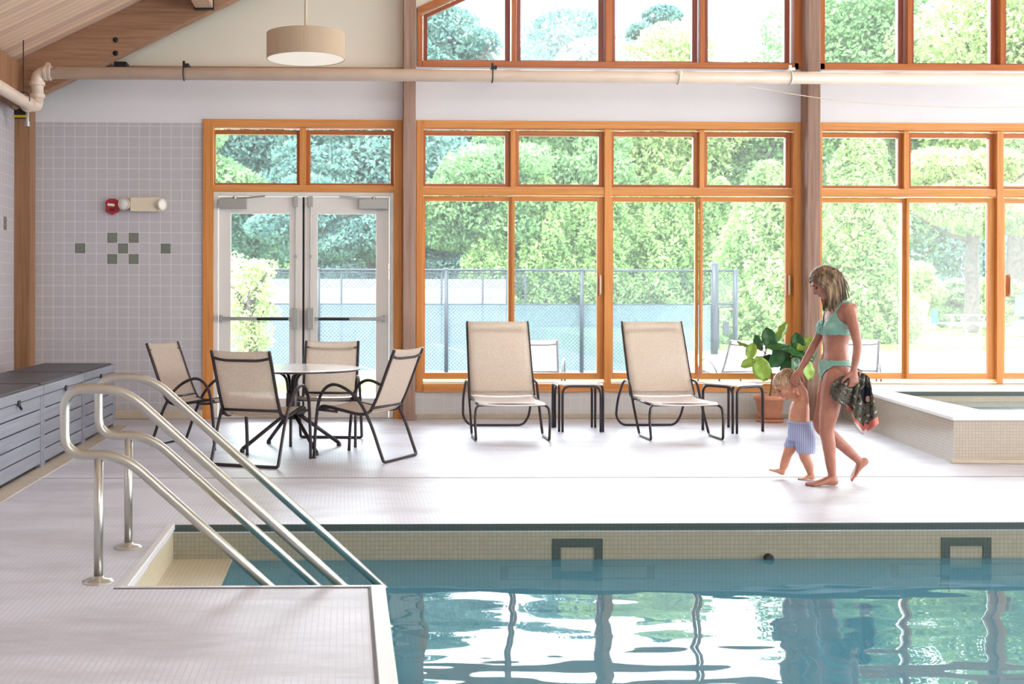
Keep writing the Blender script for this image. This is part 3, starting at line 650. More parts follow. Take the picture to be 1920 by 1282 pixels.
# ================================================================ STORAGE BOXES
def storage_box(y0,y1):
    w=y1-y0-.012; o=empty('deck_box',(-2.70,(y0+y1)/2,0)); h=w/2
    bd=MB(); bd.box((-.33,-h+.03,0.02),(.335,h-.03,.555)); body=bd.build('body',M['box_dark'],o)
    pn=MB()
    for i in range(5):
        z0=.03+i*.105; pn.box((.335,-h+.06,z0+.004),(.362,h-.06,z0+.101))
    pn.build('front_panel',M['box_grey'],o,bevel=.006)
    for s in (-1,1):
        ep=MB()
        for i in range(5):
            z0=.03+i*.105; ep.box((-.31,min(s*(h-.03),s*(h-.012)),z0+.004),(.31,max(s*(h-.03),s*(h-.012)),z0+.101))
        ep.box((-.30,min(s*(h-.032),s*(h-.02)),.02),(.30,max(s*(h-.032),s*(h-.02)),.55)); ep.build('end_panel',M['box_grey'],o,bevel=.004)
    for s in (-1,1):
        c=MB(); c.box((.315,s*(h-.028)-.028,0),(.368,s*(h-.028)+.028,.555)); c.build('corner_post',M['box_grey'],o,bevel=.01)
    ld=MB(); ld.box((-.355,-h,.556),(.372,h,.628)); ld.box((-.33,-h+.03,.628),(.34,h-.03,.642),1); ld.build('lid',[M['box_grey'],M['box_lid']],o,bevel=.008)
    hp=MB(); hp.box((.372,-.03,.535),(.380,.03,.575)); hp.tube(fillet([(.376,-.018,.54),(.395,-.018,.51),(.395,.018,.51),(.376,.018,.54)],.012),.005,6); hp.build('padlock_hasp',M['black_metal'],o)
    return o
sb=[(10.97,12.43,'grey resin storage box at the far end against the tiled back wall'),(9.51,10.97,'middle grey resin storage box of the row along the left wall'),(8.05,9.51,'nearest grey resin storage box, cut by the left picture edge')]
o0=storage_box(sb[0][0],sb[0][1]); 
for i,(a_,b_,lb) in enumerate(sb):
    o=o0 if i==0 else copy_tree(o0)
    o.location=(-2.70,(a_+b_)/2,0); tag(o,lb,'storage box','storage boxes along the left wall')

# ================================================================ HOT TUB
ht=.373
nl=G(1786.7,776.9,ht); fx=W(1575,760,YW).x
inl=G(1686.7,731.7,ht); inn=G(1838.75,763.3,ht)
HX=12.5; yi0=inn.y; yi1=inl.y+.25; yo=nl.y
H=empty('hot_tub',(nl.x,yo,0)); tag(H,'raised tiled hot tub with white rim at the right','hot tub'); off=Vector((nl.x,yo,0))
def loc(p): return (p[0]-off.x,p[1]-off.y)
yF=YW-.03
outer=[(nl.x+.02,yo+.02),(HX,yo+.02),(HX,yF),(fx+.02,yF)]; xi=inl.x; xin=inn.x; inner=[(xin,yi0),(HX-.6,yi0),(HX-.6,yi1),(xi,yi1)]
def ringwall(mb,O,I,z0,z1,m):
    O=[loc(q) for q in O]; I=[loc(q) for q in I]
    vs=[(x,y,z) for P_ in (O,I) for z in (z0,z1) for x,y in P_]  # O0,O1,I0,I1
    n=4; fs=[]
    for k in range(4):
        j=(k+1)%4
        fs+=[(k,j,j+4,k+4),(8+k,12+k,12+j,8+j),(4+k,4+j,12+j,12+k),(k,8+k,8+j,j)]
    mb.add(vs,fs,m)
m=MB(); ringwall(m,outer,inner,0,ht-.03,0); o=m.build('tub_wall',M['tub_tile'],H)
m=MB(); O2=[(nl.x,yo),(HX,yo),(HX,yF),(fx,yF)]; ringwall(m,O2,inner,ht-.03,ht,0); m.build('rim',M['tub_rim'],H,bevel=.006)
m=MB(); I2=[(q[0]+dx,q[1]+dy) for q,(dx,dy) in zip(inner,((.006,.006),(-.006,.006),(-.006,-.006),(.006,-.006)))]; ringwall(m,inner,I2,ht-.055,ht-.012,0); m.build('dark_tile_band',M['dark_tile'],H)
m=MB(); q=[loc(v) for v in inner]; m.add([(x,y,-.5+.001) for x,y in q],[(0,1,2,3)]); m.build('tub_floor',M['tub_tile'],H)
m=MB(); m.prism([(.0,.015),(.5,-.03),(1.2,-.10),(2.2,-.14),(HX-off.x,-.14),(HX-off.x,.03),(0,.03)],'z',0,.035); m.build('cove_base',M['cove'],H,bevel=.012)
m=MB(); zt_=.262; m.add([(x,y,zt_) for x,y in q],[(0,1,2,3)]); wq=m.build('tub_water',M['tub_water']); wq.location=(off.x,off.y,0); tag(wq,'pale green water inside the raised hot tub','water')
# ================================================================ FURNITURE
def sling_chair(slingmat):
    """local: faces +y; arms, joined rear skid, sling"""
    o=empty('sling_armchair'); hw=.285; r=.0135
    m=MB()
    side=[(.30,.0),(.285,.25),(.245,.50),(.14,.605),(-.0,.575),(-.13,.47),(-.23,.30),(-.31,.10),(-.345,.012)]
    S=spline([(0,a,b) for a,b in side],5)
    L=[Vector((-hw,p.y,p.z)) for p in S]; Rr=[Vector((hw,p.y,p.z)) for p in S]
    path=L[:-3]+fillet([L[-4],L[-1]+Vector((0.0,-.0,0)),Rr[-1],Rr[-4]],.09,7)[1:-1]+Rr[:-3][::-1]
    for s,P in ((-1,L),(1,Rr)): pass
    m.tube(path,r,8); 
    for s in (-1,1): m.lathe([(.014,0),(.014,.02),(.011,.022)],(s*hw,.30,0),10)
    m.build('arm_frame',M['frame'],o,smooth=True)
    # sling rails
    hb=.245
    rail=spline([(0,-.42,.90),(0,-.37,.78),(0,-.29,.58),(0,-.235,.46),(0,-.19,.395),(0,-.10,.375),(0,.06,.40),(0,.22,.425),(0,.27,.41)],5)
    m=MB()
    for s in (-1,1): m.tube([(s*hb,p.y,p.z) for p in rail],r,8)
    m.tube(fillet([(-hb,-.40,.845),(-hb*.6,-.405,.825),(hb*.6,-.405,.825),(hb,-.40,.845)],.1,5),r*.8,8)
    m.tube([(-hb,-.225,.43),(hb,-.225,.43)],r*.9,8); m.tube([(-hb,.24,.405),(hb,.24,.405)],r*.9,8)
    for s in (-1,1): m.tube([(s*hb,.10,.385),(s*hw,.262,.40)],r*.8,6); m.tube([(s*hb,-.20,.40),(s*hw,-.185,.385)],r*.8,6)
    m.build('seat_frame',M['frame'],o,smooth=True)
    def strip(i0,i1,name):
        rows=[]
        for p in rail[i0:i1]:
            rows.append([Vector((hb*u,p.y,p.z+.004-.012*(1-u*u))) for u in np.linspace(-1,1,9)])
        mb=MB(); mb.grid(rows); return mb.build(name,M[slingmat],o,smooth=True,solid=.004)
    k=20; strip(0,k,'backrest'); strip(k,len(rail),'seat')
    return o
tc=G(548,842.5)
base_chair=sling_chair('sling')
def put(o,x,y,face,label,group='sling armchairs around the patio table'):
    o.location=(x,y,0); o.rotation_euler=(0,0,math.atan2(face[1],face[0])-math.pi/2); tag(o,label,'chair',group)
def chairat(rear,face):
    f_=Vector((face[0],face[1],0)).normalized(); q=G(*rear); return q.x+f_.x*.345,q.y+f_.y*.345
spec=[((459,877),(.36,.93),'beige sling armchair in front of the round table, back to the viewer'),
      ((752,861),(-.86,.50),'beige sling armchair at the right of the round table, seen from its side'),
      ((622,822),(-.10,-1),'beige sling armchair behind the round table, by the glazed doors'),
      ((318,832),(.90,-.42),'beige sling armchair at the left of the round table, by the tiled wall')]
for i,(re,fc,lb) in enumerate(spec):
    o=base_chair if i==0 else copy_tree(base_chair)
    x,y=chairat(re,fc); put(o,x,y,fc,lb)
# round table
o=empty('round_table',(tc.x,tc.y,0),.5); tag(o,'round white patio table with dark legs between four sling chairs','table')
m=MB(); m.lathe([(.02,.682),(.575,.682),(.592,.687),(.592,.697)],(0,0,0),64,1); m.lathe([(.592,.6975),(.590,.703),(.57,.706),(.02,.706)],(0,0,0),64,0); m.build('tabletop',[M['white_top'],M['frame']],o,smooth=False)
m=MB(); m.lathe([(.042,.26),(.046,.30),(.05,.33),(.05,.48),(.04,.50)],(0,0,0),20); m.lathe([(.10,.305),(.12,.31),(.12,.33),(.05,.34)],(0,0,0),24); m.build('column',M['frame'],o,smooth=True)
for k in range(4):
    a=k*math.pi/2; ca,sa=math.cos(a),math.sin(a)
    m=MB(); pts=spline([(.03,0,.33),(.035,0,.5),(.06,0,.62),(.15,0,.672),(.30,0,.678)],5); m.tube([(p.x*ca,p.x*sa,p.z) for p in pts],.014,8); m.build('top_brace',M['frame'],o,smooth=True)
    m=MB(); m.tube([(.03*ca,.03*sa,.325),(.46*ca,.46*sa,.03)],.017,10,flat=(1,1)); m.lathe([(.02,0),(.022,.012),(.016,.035)],(.463*ca,.463*sa,0),12); m.build('leg',M['frame'],o,smooth=True)
# loungers
def lounger():
    o=empty('sling_lounger'); hw=.335; r=.0125    # local: sitter faces -y, origin under the middle of the seat
    F_=-.42; Rb=.80
    m=MB()
    S=[]
    for s in (-1,1):
        P=[(s*.30,F_+.02,.325),(s*hw,F_-.02,.30),(s*(hw+.01),F_-.03,.20),(s*hw,F_-.05,.013),(s*hw,F_+.34,.013),(s*hw,F_+.58,.30),(s*hw,F_+.70,.49),(s*hw,F_+.90,.50),(s*(hw+.01),Rb-.12,.30),(s*hw,Rb,.10),(s*(hw-.06),Rb,.013),(0,Rb,.013)]
        S.append(fillet(P,[0,.06,.05,.03,.03,.12,.09,.09,.15,.09,.08,0],5))
    m.tube(S[0]+[Vector(p) for p in reversed(S[1])][1:],r,8); m.tube([(-.30,F_+.02,.325),(.30,F_+.02,.325)],r,8)
    m.build('frame',M['frame'],o,smooth=True)
    hb=.305
    m=MB()
    for s in (-1,1): m.tube([(s*hb,F_+.02,.318),(s*hb,-.05,.325),(s*hb,.36,.345)],r*.95,8)
    for y in (F_+.02,.30): m.tube([(-hb,y,.322),(hb,y,.322)],r*.9,8)
    for s in (-1,1): m.tube([(s*hb,.22,.335),(s*hw,.16,.31)],r*.8,6); m.tube([(s*.12,.33,.345),(s*.12,.27,.285)],r*.6,6)
    m.build('seat_rail',M['frame'],o,smooth=True)
    back=spline([(0,.31,.36),(0,.40,.50),(0,.56,.80),(0,.70,1.065)],5)
    m=MB()
    for s in (-1,1): m.tube([(s*(.315-.012*i/len(back)),p.y,p.z) for i,p in enumerate(back)],r*1.15,8)
    a,b_=back[-4],back[-2]; m.tube(fillet([(-.30,b_.y,b_.z-.05),(-.22,b_.y,b_.z-.028),(.22,b_.y,b_.z-.028),(.30,b_.y,b_.z-.05)],.05),r*.8,8)
    m.tube([(-.31,back[1].y,back[1].z),(.31,back[1].y,back[1].z)],r*.8,8); m.build('back_rail',M['frame'],o,smooth=True)
    m=MB(); m.grid([[Vector((.310*u,p.y-.012-.0*(1-u*u),p.z)) for u in np.linspace(-1,1,9)] for p in back]); m.build('backrest',M['sling'],o,smooth=True,solid=.004)
    sp=[(0,.34,.355),(0,.1,.335),(0,-.2,.335),(0,-.38,.342),(0,-.425,.325)]
    m=MB(); m.grid([[Vector((.305*u,p.y,p.z-.010*(1-u*u))) for u in np.linspace(-1,1,9)] for p in spline(sp,4)]); m.build('seat',M['sling_white'],o,smooth=True,solid=.005)  # white seat fabric puts window glare into the colour of the beige sling
    return o
lo=lounger()
q=G(962,825.5); q2=G(1285,823.5)
lo.location=(q.x,q.y+.45,0); tag(lo,'beige sling lounge chair, left of the two facing the pool','lounge chair','sling lounge chairs by the windows')
l2=copy_tree(lo); l2.location=(q2.x,q2.y+.45,0); l2.rotation_euler=(0,0,.035); tag(l2,'beige sling lounge chair, right of the two, nearer the potted plant','lounge chair','sling lounge chairs by the windows')
def side_table():
    o=empty('side_table'); h=.215; r=.0125; H_=.45
    m=MB(); m.prism([(-h+.03,-h),(h-.03,-h),(h,-h+.03),(h,h-.03),(h-.03,h),(-h+.03,h),(-h,h-.03),(-h,-h+.03)],'z',H_+.004,H_+.018); m.build('tabletop',M['white_top'],o,bevel=.004)
    for k in range(4):
        a=k*math.pi/2; R=Matrix.Rotation(a,3,'Z'); e=h-.014
        P=fillet([(-e,-h,0),(-e,-h,H_-.005),(e,-h,H_-.005),(e,-h,0)],.085,7)
        m=MB(); m.tube([R@Vector((p.x*.93,p.y,p.z)) for p in P],r,8); m.build('arched_leg',M['frame'],o,smooth=True)
    return o
st=side_table(); q=G(1091,808); st.location=(q.x,q.y+.2,0); st.rotation_euler=(0,0,0); tag(st,'small white topped side table between the two lounge chairs','side table','small side tables')
s2=copy_tree(st); q=G(1388,809); s2.location=(q.x,q.y+.22,0); s2.rotation_euler=(0,0,.55); tag(s2,'small white topped side table turned at an angle beside the potted fig','side table','small side tables')
# outdoor chairs
for i,(px,py,d,rz,fc,lb) in enumerate(((1010,720,15.6,0,(.25,.97),'white sling chair outside, behind the left lounge chair'),(1372,720,15.6,0,(-.25,.97),'white sling chair outside, behind the right lounge chair'),(1600,720,15.8,0,(.3,.95),'white sling chair outside, seen past the woman'))):
    q=W(px,700,d)
    if i==0:
        oc=sling_chair('sling_white'); base_out=oc
    else: oc=copy_tree(base_out)
    oc.scale=(1.1,1,.86); put(oc,q.x,d,fc,lb,'white sling chairs on the patio outside')

# ================================================================ POTTED FIG
pq=G(1451,789.5); P0=Vector((pq.x,pq.y+.11,0)); FG=empty('potted_fig',tuple(P0)); tag(FG,'broad leaved fig plant in a terracotta pot beside the post','potted plant')
m=MB(); m.lathe([(.10,.028),(.118,.06),(.145,.235),(.163,.236),(.168,.285),(.155,.285),(.14,.25)],(0,0,0),40); m.build('pot',M['terracotta'],FG,smooth=True)
m=MB(); m.lathe([(.10,.0),(.135,.004),(.15,.032),(.14,.034),(.125,.012),(.02,.012)],(0,0,0),40); m.build('saucer',M['terracotta'],FG,smooth=True)
m=MB(); m.lathe([(.002,.25),(.14,.252),(.142,.24)],(0,0,0),24); m.build('soil',M['soil'],FG)
lvs=[ # px,py centre, length m, tip direction(image dx,dy), tilt toward viewer, mat, dy
 (1443,632,.20,(-.3,1),.3,'d',-.05),(1428,688,.24,(.35,-.8),.15,'l',-.16),(1409,655,.15,(.2,1),.4,'l',-.14),(1404,678,.14,(-.9,-.35),.6,'l',-.16),(1462,664,.26,(-.6,-.75),.3,'d',-.10),
 (1484,655,.26,(1,-.25),1.1,'d',-.14),(1458,648,.22,(.9,.1),1.2,'d',-.18),(1467,618,.18,(.3,1),1.15,'l',-.0),(1497,640,.19,(-.3,1),.5,'d',-.04),(1512,641,.20,(.8,.7),1.0,'l',-.08),
 (1492,683,.20,(.3,-1),.5,'d',-.12),(1478,692,.22,(-.2,-1),.4,'d',-.06),(1515,690,.20,(.4,-.9),.4,'l',.02),(1440,668,.2,(-.8,-.2),.9,'d',-.02),(1423,640,.15,(-.5,.9),1.0,'d',.0),(1506,665,.2,(.9,.1),1.2,'d',-.05),(1395,642,.12,(-1,.1),1.25,'l',-.1),(1520,660,.2,(.5,.9),.5,'d',.02)]
m=MB(); top=W(1468,655,P0.y)-P0
trunk=spline([(0,0,.25),(.02,-.01,.45),(.0,-.02,.60),(.04,-.03,.78)],5); m.tube(trunk,[.011]*len(trunk),8)
lf=[]
for i,(px,py,ln,dr_,tl,mt,dy) in enumerate(lvs):
    c=W(px,py,P0.y+dy)-P0; ln*=1.18
    d=Vector((dr_[0],0,dr_[1])).normalized(); 
    toward=Vector((0,-1,0)); side=d.cross(toward).normalized()
    R=Matrix.Rotation(tl*(1 if i%2 else -1) if tl<.9 else -tl,3,d)
    nrm=(R@toward); side=R@side
    root=c-d*ln*.5
    t0=trunk[min(len(trunk)-1,8+i%12)]
    m.tube(spline([t0,(t0+root)/2+Vector((0,0,.02)),root],4),.004,6)
    mb=MB(); rows=[]
    for a in np.linspace(0,1,9):
        wv=.5*ln*.82*math.sin(math.pi*min(1,a**.8*.97+.02))**.62*(.62+.42*a); 
        rows.append([root+d*(a*ln)+side*(wv*u)+nrm*(-.035*a*a+.02*abs(u)+.008*math.sin(a*16+u*3)) for u in np.linspace(-1,1,7)])
    mb.grid(rows); mb.build('leaf',M['leaf_lime' if mt=='l' else 'leaf_dark'],FG,smooth=True,solid=.0015)
m.build('stem',M['stem'],FG,smooth=True)

# ================================================================ PEOPLE
def bake(mb,name,mat,parent,voxel=.005,smooth=6):
    o=mb.build(name,mat); md=o.modifiers.new('r','REMESH'); md.mode='VOXEL'; md.voxel_size=voxel; md.use_smooth_shade=True
    s=o.modifiers.new('s','CORRECTIVE_SMOOTH') if False else o.modifiers.new('s','SMOOTH'); s.factor=.5; s.iterations=smooth
    dg=bpy.context.evaluated_depsgraph_get(); ev=o.evaluated_get(dg); me=bpy.data.meshes.new_from_object(ev); me.name=name
    o.modifiers.clear(); old=o.data; o.data=me; bpy.data.meshes.remove(old); me.materials.clear(); me.materials.append(mat)
    me.polygons.foreach_set('use_smooth',[True]*len(me.polygons))
    if parent is not None: o.parent=parent
    return o
def clothe(body,pred,off,name,mat,parent,thick=.003):
    me=body.data; nv=len(me.vertices); co=np.empty(nv*3,'f'); me.vertices.foreach_get('co',co); co=co.reshape(-1,3)
    no=np.empty(nv*3,'f'); me.vertices.foreach_get('normal',no); no=no.reshape(-1,3)
    ok=[bool(pred(Vector(c))) for c in co]
    faces=[tuple(p.vertices) for p in me.polygons if all(ok[i] for i in p.vertices)]
    used=sorted({i for f_ in faces for i in f_}); ix={v:k for k,v in enumerate(used)}
    mb=MB(); mb.add([tuple(co[i]+no[i]*off) for i in used],[tuple(ix[i] for i in f_) for f_ in faces])
    me2=bpy.data.meshes.new(name); me2.from_pydata(mb.v,[],mb.f); me2.materials.append(mat); me2.polygons.foreach_set('use_smooth',[True]*len(me2.polygons))
    o=bpy.data.objects.new(name,me2); C.objects.link(o); o.parent=parent
    sm=o.modifiers.new('sm','SMOOTH'); sm.iterations=3
    md=o.modifiers.new('s','SOLIDIFY'); md.thickness=thick; md.offset=1
    return o
def limb(mb,pts,rad,n=6,flat=None):
    P=spline(pts,n); R=[]
    k=len(pts)
    for i in range(len(P)):
        t=i/n; a=min(int(t),k-2); s=t-a; s=s*s*(3-2*s); R.append(rad[a]*(1-s)+rad[a+1]*s)
    mb.tube(P,R,16,flat=flat); mb.ell(P[0],(R[0],)*3); mb.ell(P[-1],(R[-1],)*3)
def hand(mb,wrist,d,nrm,k=1.0,curl=.5,thumb=1,spread=.05,thumbcurl=.3):
    """d: direction of the fingers, nrm: back-of-hand normal, thumb=+-1: side"""
    d=Vector(d).normalized(); nrm=Vector(nrm); nrm=(nrm-d*nrm.dot(d)).normalized(); s=d.cross(nrm)*thumb
    w=Vector(wrist); L=.085*k
    R=Matrix((s,nrm,d)).transposed()
    mb.loft([(w,s*.025*k,nrm*.019*k),(w+d*.02*k,s*.029*k,nrm*.017*k),(w+d*.055*k,s*.038*k,nrm*.0155*k),(w+d*.085*k,s*.039*k,nrm*.013*k),(w+d*.092*k,s*.034*k,nrm*.009*k)],16)
    for i,(o_,l) in enumerate(((.028,.070),(.0095,.078),(-.0095,.073),(-.028,.058))):
        p=w+d*.082*k+s*o_*k; dd=(d+s*spread*(1.5-i)).normalized(); ang=0; pts=[p-dd*.012*k,p]
        for j,f_ in enumerate((.45,.32,.25)):
            ang+=curl*(.8,1.1,.8)[j]; q=Matrix.Rotation(0,3,'X'); dir_=dd*math.cos(ang)-nrm*math.sin(ang)
            p=p+dir_*l*f_*k; pts.append(p)
        mb.tube(pts,[.0095*k,.0092*k,.0085*k,.0078*k,.0065*k],10); mb.ell(pts[-1],(.0066*k,)*3,seg=8,rings=6)
    p=w+d*.022*k+s*.026*k; dd=(d*.65+s*.75-nrm*.2).normalized(); pts=[p]
    for j,(l,a) in enumerate(((.038,0),(.030,.35),(.024,.5))):
        dd=(dd+d*a*.6-nrm*a*thumbcurl-s*a*.5).normalized(); p=p+dd*l*k; pts.append(p)
    mb.tube(pts,[.0135*k,.0115*k,.0098*k,.0075*k],10); mb.ell(pts[-1],(.0076*k,)*3,seg=8,rings=6)
def foot(mb,ankle,heel,toe,up,side,k=1.0):
    """ankle joint, heel back point (sole), toe tip (sole), up normal of the sole, side = big-toe side unit"""
    a,h,t=Vector(ankle),Vector(heel),Vector(toe); d=(t-h).normalized(); up=Vector(up); up=(up-d*up.dot(d)).normalized(); s=Vector(side); s=(s-d*s.dot(d)-up*s.dot(up)).normalized(); L=(t-h).length
    secs=[]
    for f_,w_,z0,z1 in ((.02,.018,.012,.045),(.10,.028,.0,.062),(.22,.031,.0,.078),(.38,.031,.004,.066),(.55,.037,.004,.047),(.70,.042,.0,.034),(.80,.040,.0,.026)):
        c=h+d*L*f_+up*((z0+z1)/2*k); secs.append((c,s*w_*k,up*(z1-z0)/2*k))
    mb.loft(secs,16)
    mb.loft([(a,s*.030*k,d*.033*k),(a*.5+(h+d*L*.2+up*.06*k)*.5,s*.029*k,d*.036*k),(h+d*L*.22+up*.035*k,s*.028*k,d*.04*k)],14)
    for i,(o_,l,r) in enumerate(((.026,1.0,.0125),(.008,.985,.009),(-.007,.95,.0085),(-.020,.915,.008),(-.032,.875,.0075))):
        p0=h+d*L*.74+s*o_*k+up*.012*k; p1=h+d*(L*l-.008*k)+s*o_*k*1.05+up*.009*k; mb.tube([p0,(p0+p1)/2+up*.003*k,p1],[r*k*1.05,r*k*.9,r*k],8); mb.ell(p1,(r*k,)*3,seg=8,rings=6)
Yn=G(1545,907).y; Y0=Yn+.09
def P(px,py,dy=0): return W(px,py,Y0+dy)
def head(mb,c,sc,pitch,yaw,k):
    """returns frame. face looks along local +x"""
    Rm=Matrix.Rotation(yaw,3,'Z')@Matrix.Rotation(pitch,3,'Y')
    def q(x,y,z): return c+Rm@(Vector((x,y,z))*k)
    E=lambda x,y,z,rx,ry,rz,rot=None: mb.ell(q(x,y,z),(rx*k,ry*k,rz*k),rot=Rm if rot is None else Rm@rot,seg=20,rings=14)
    E(-.012,0,.022,.094,.074,.088)      # cranium
    E(.022,0,-.018,.066,.062,.078)      # face
    E(.040,0,-.068,.040,.044,.040)      # jaw
    E(.066,0,-.088,.018,.022,.016)      # chin
    E(.062,0,.030,.028,.052,.020)       # brow ridge
    for s in (-1,1):
        E(.058,s*.034,-.026,.026,.022,.022) # cheeks
        E(-.005,s*.071,-.012,.018,.007,.030,Matrix.Rotation(-.15,3,'Y')) # ear
        mb.ell(q(.008,s*.073,-.02),(.009*k,.006*k,.012*k),rot=Rm,seg=10,rings=8)
    mb.tube([q(.084,0,.014),q(.094,0,-.006),q(.106,0,-.026),q(.092,0,-.034)],[.008*k,.010*k,.0125*k,.009*k],10)
    for s in (-1,1): mb.ell(q(.094,s*.010,-.030),(.010*k,.008*k,.008*k),rot=Rm,seg=8,rings=6)
    E(.082,0,-.052,.012,.022,.006); E(.080,0,-.062,.012,.020,.007)
    return q,Rm
def face_parts(q,Rm,k,parent):
    for s in (-1,1):
        m=MB(); m.ell(q(.078,s*.030,.004),(.010*k,.014*k,.006*k),rot=Rm,seg=14,rings=8); m.build('eye',M['eye'],parent,smooth=True)
        m=MB(); m.tube([q(.080,s*.046,.022),q(.088,s*.032,.029),q(.088,s*.014,.025)],[.003*k,.004*k,.003*k],6); m.build('eyebrow',M['brow'],parent,smooth=True)
    m=MB(); m.ell(q(.090,0,-.0525),(.006*k,.020*k,.0045*k),rot=Rm); m.ell(q(.088,0,-.061),(.006*k,.018*k,.005*k),rot=Rm); m.build('lips',M['lips'],parent,smooth=True)
# ---- woman
WO=empty('person',(P(1560,700).x,Y0,0)); tag(WO,'woman with shoulder length blonde hair in a mint green bikini walking barefoot with a towel','person'); wo=Vector(WO.location)
PP=lambda px,py,dy=0: P(px,py,dy)-wo
yawT=math.radians(2)
Fd=Vector((-math.cos(yawT),-math.sin(yawT),0)); Lf=Vector((math.sin(yawT),-math.cos(yawT),0))   # facing, her left (towards viewer)
mb=MB()
tor=[(712,1568,.092,.150),(700,1569,.102,.166),(686,1567,.098,.158),(672,1566,.086,.140),(656,1567,.078,.120),(640,1567,.080,.116),(622,1569,.090,.124),(606,1571,.097,.132),(592,1573,.094,.140),(580,1575,.084,.148),(570,1577,.066,.138),(562,1576,.048,.085),(554,1572,.038,.050)]
secs=[]
for py,px,fd,lt in tor: c=PP(px,py); secs.append((c,Fd*fd,Lf*lt))
mb.loft(secs,28)
for s in (-1,1):
    c=PP(1572,610)+Fd*.075+Lf*(s*.060); mb.ell(c,(.052,.052,.052),seg=16)
    c=PP(1577,706)-Fd*.045+Lf*(s*.075); mb.ell(c,(.085,.085,.085),seg=16)     # glutes
    c=PP(1577,577)-Fd*.02+Lf*(s*.115); mb.ell(c,(.05,.05,.05),seg=14)
# neck and head
hc=PP(1546,526); k=.98
limb(mb,[PP(1575,570),PP(1568,553),PP(1557,538)],[.055,.046,.050])
q,Rm=head(mb,hc,1,math.radians(34),math.pi-math.radians(6),k)
# arms
def Ln(px,py,s,dy): v=PP(px,py,dy); return v
limb(mb,[PP(1592,578,-.14),PP(1601,608,-.19),PP(1608,642,-.225),PP(1606,665,-.24),PP(1601,690,-.25)],[.044,.037,.031,.029,.021])
limb(mb,[PP(1556,584,.13),PP(1543,612,.15),PP(1529,641,.15),PP(1516,664,.14),PP(1501,690,.12)],[.043,.035,.031,.028,.020])
hand(mb,PP(1601,690,-.25),(.05,.05,-1),(.25,-1,0),1.0,curl=.62,thumb=1,thumbcurl=.8)
hand(mb,PP(1501,690,.12),(-.55,-.10,-.75),(-.55,-.55,.45),.95,curl=.75,thumb=-1,thumbcurl=.9)
# legs
fz=.0
limb(mb,[PP(1569,706,-.080),PP(1561,735,-.085),PP(1556,765,-.09),PP(1551,800,-.09),PP(1555,828,-.09),PP(1558,858,-.09),PP(1562,889,-.09)],[.092,.080,.068,.051,.046,.037,.028])
mb.ell(PP(1547,801,-.09),(.040,.040,.046))
limb(mb,[PP(1562,708,.085),PP(1554,735,.09),PP(1547,765,.09),PP(1540,795,.09),PP(1563,816,.09),PP(1588,838,.09),PP(1614,862,.09)],[.090,.076,.062,.049,.046,.038,.028])
ny=Yn-wo.y; foot(mb,PP(1563,889,-.09),Vector((PP(1573,905,-.09).x,ny,.001)),Vector((PP(1513,905,-.09).x,ny-.02,.001)),(0,0,1),(0,1,0),1.0)
tx=PP(1596,899,.09); tz=Vector((tx.x,tx.y,.004)); hl=PP(1633,861,.09)
dT=(tz-hl).normalized(); upv=Vector((-1,0,0)); foot(mb,PP(1613,863,.09),hl,tz,Vector((dT.z,0,-dT.x)) if Vector((dT.z,0,-dT.x)).x<0 else Vector((-dT.z,0,dT.x)),(0,-1,0),.95)
body=bake(mb,'body',M['skin'],WO,.0052,5)
face_parts(q,Rm,k,WO)
iRm=Rm.inverted()
def hl_(v): return (iRm@(v-hc))/k
# bikini
zb0,zb1=PP(1570,623).z,PP(1570,612).z; zc1=PP(1570,592).z; zst=PP(1570,566).z
cT=PP(1572,606)
def top_pred(v):
    r=v-cT; f_=r.dot(Fd); l=r.dot(Lf)
    if abs(l)>.150 or abs(f_)>.16: return False
    if zb0-.006<v.z<zb1: return True
    if f_>.0 and zb1<=v.z<zc1+.030:
        h=(v.z-zb1)/(zc1+.030-zb1); cen=.066+.020*h; hw=.066*(1-h)+.020; return abs(abs(l)-cen)<hw
    if v.z>=zc1+.028 and v.z<PP(1577,560).z: return abs(abs(l)-.088)<.014
    if f_<0 and v.z>=zb1: return abs(abs(l)-.088)<.014 and v.z<PP(1577,562).z
    return False
bt_=clothe(body,lambda v: top_pred(v) and v.z>zb0-.01,.004,'bikini_top',M['mint'],WO)
cP=PP(1568,690); z1=PP(1568,670).z; z0=PP(1568,682).z; zcr=PP(1568,716).z
def bot_pred(v):
    r=v-cP; f_=r.dot(Fd); l=abs(r.dot(Lf))
    if l>.185 or abs(f_)>.2 or f_>.135 or r.dot(Lf)>.155: return False
    if z0<v.z<z1: return True
    if zcr-.02<v.z<=z0:
        h=(z0-v.z)/(z0-zcr+.02)
        return l<(.10 if f_>0 else .12)*(1-h)**1.6+.02
    return False
bb=clothe(body,bot_pred,.004,'bikini_bottom',M['mint'],WO)
# knot at the front
kc=PP(1572,604)+Fd*.118
m=MB(); m.ell(kc,(.014,.014,.012)); 
for s in (-1,1): m.tube([kc,kc+Lf*s*.02+Fd*.01-Vector((0,0,.03)),kc+Lf*s*.03+Fd*.015-Vector((0,0,.075))],[.006,.009,.003],8,flat=(1,.5)); m.tube([kc,kc+Lf*s*.03+Vector((0,0,.012)),kc+Lf*s*.012+Vector((0,0,.002))],.005,6)
m.build('bikini_knot',M['mint'],WO,smooth=True)
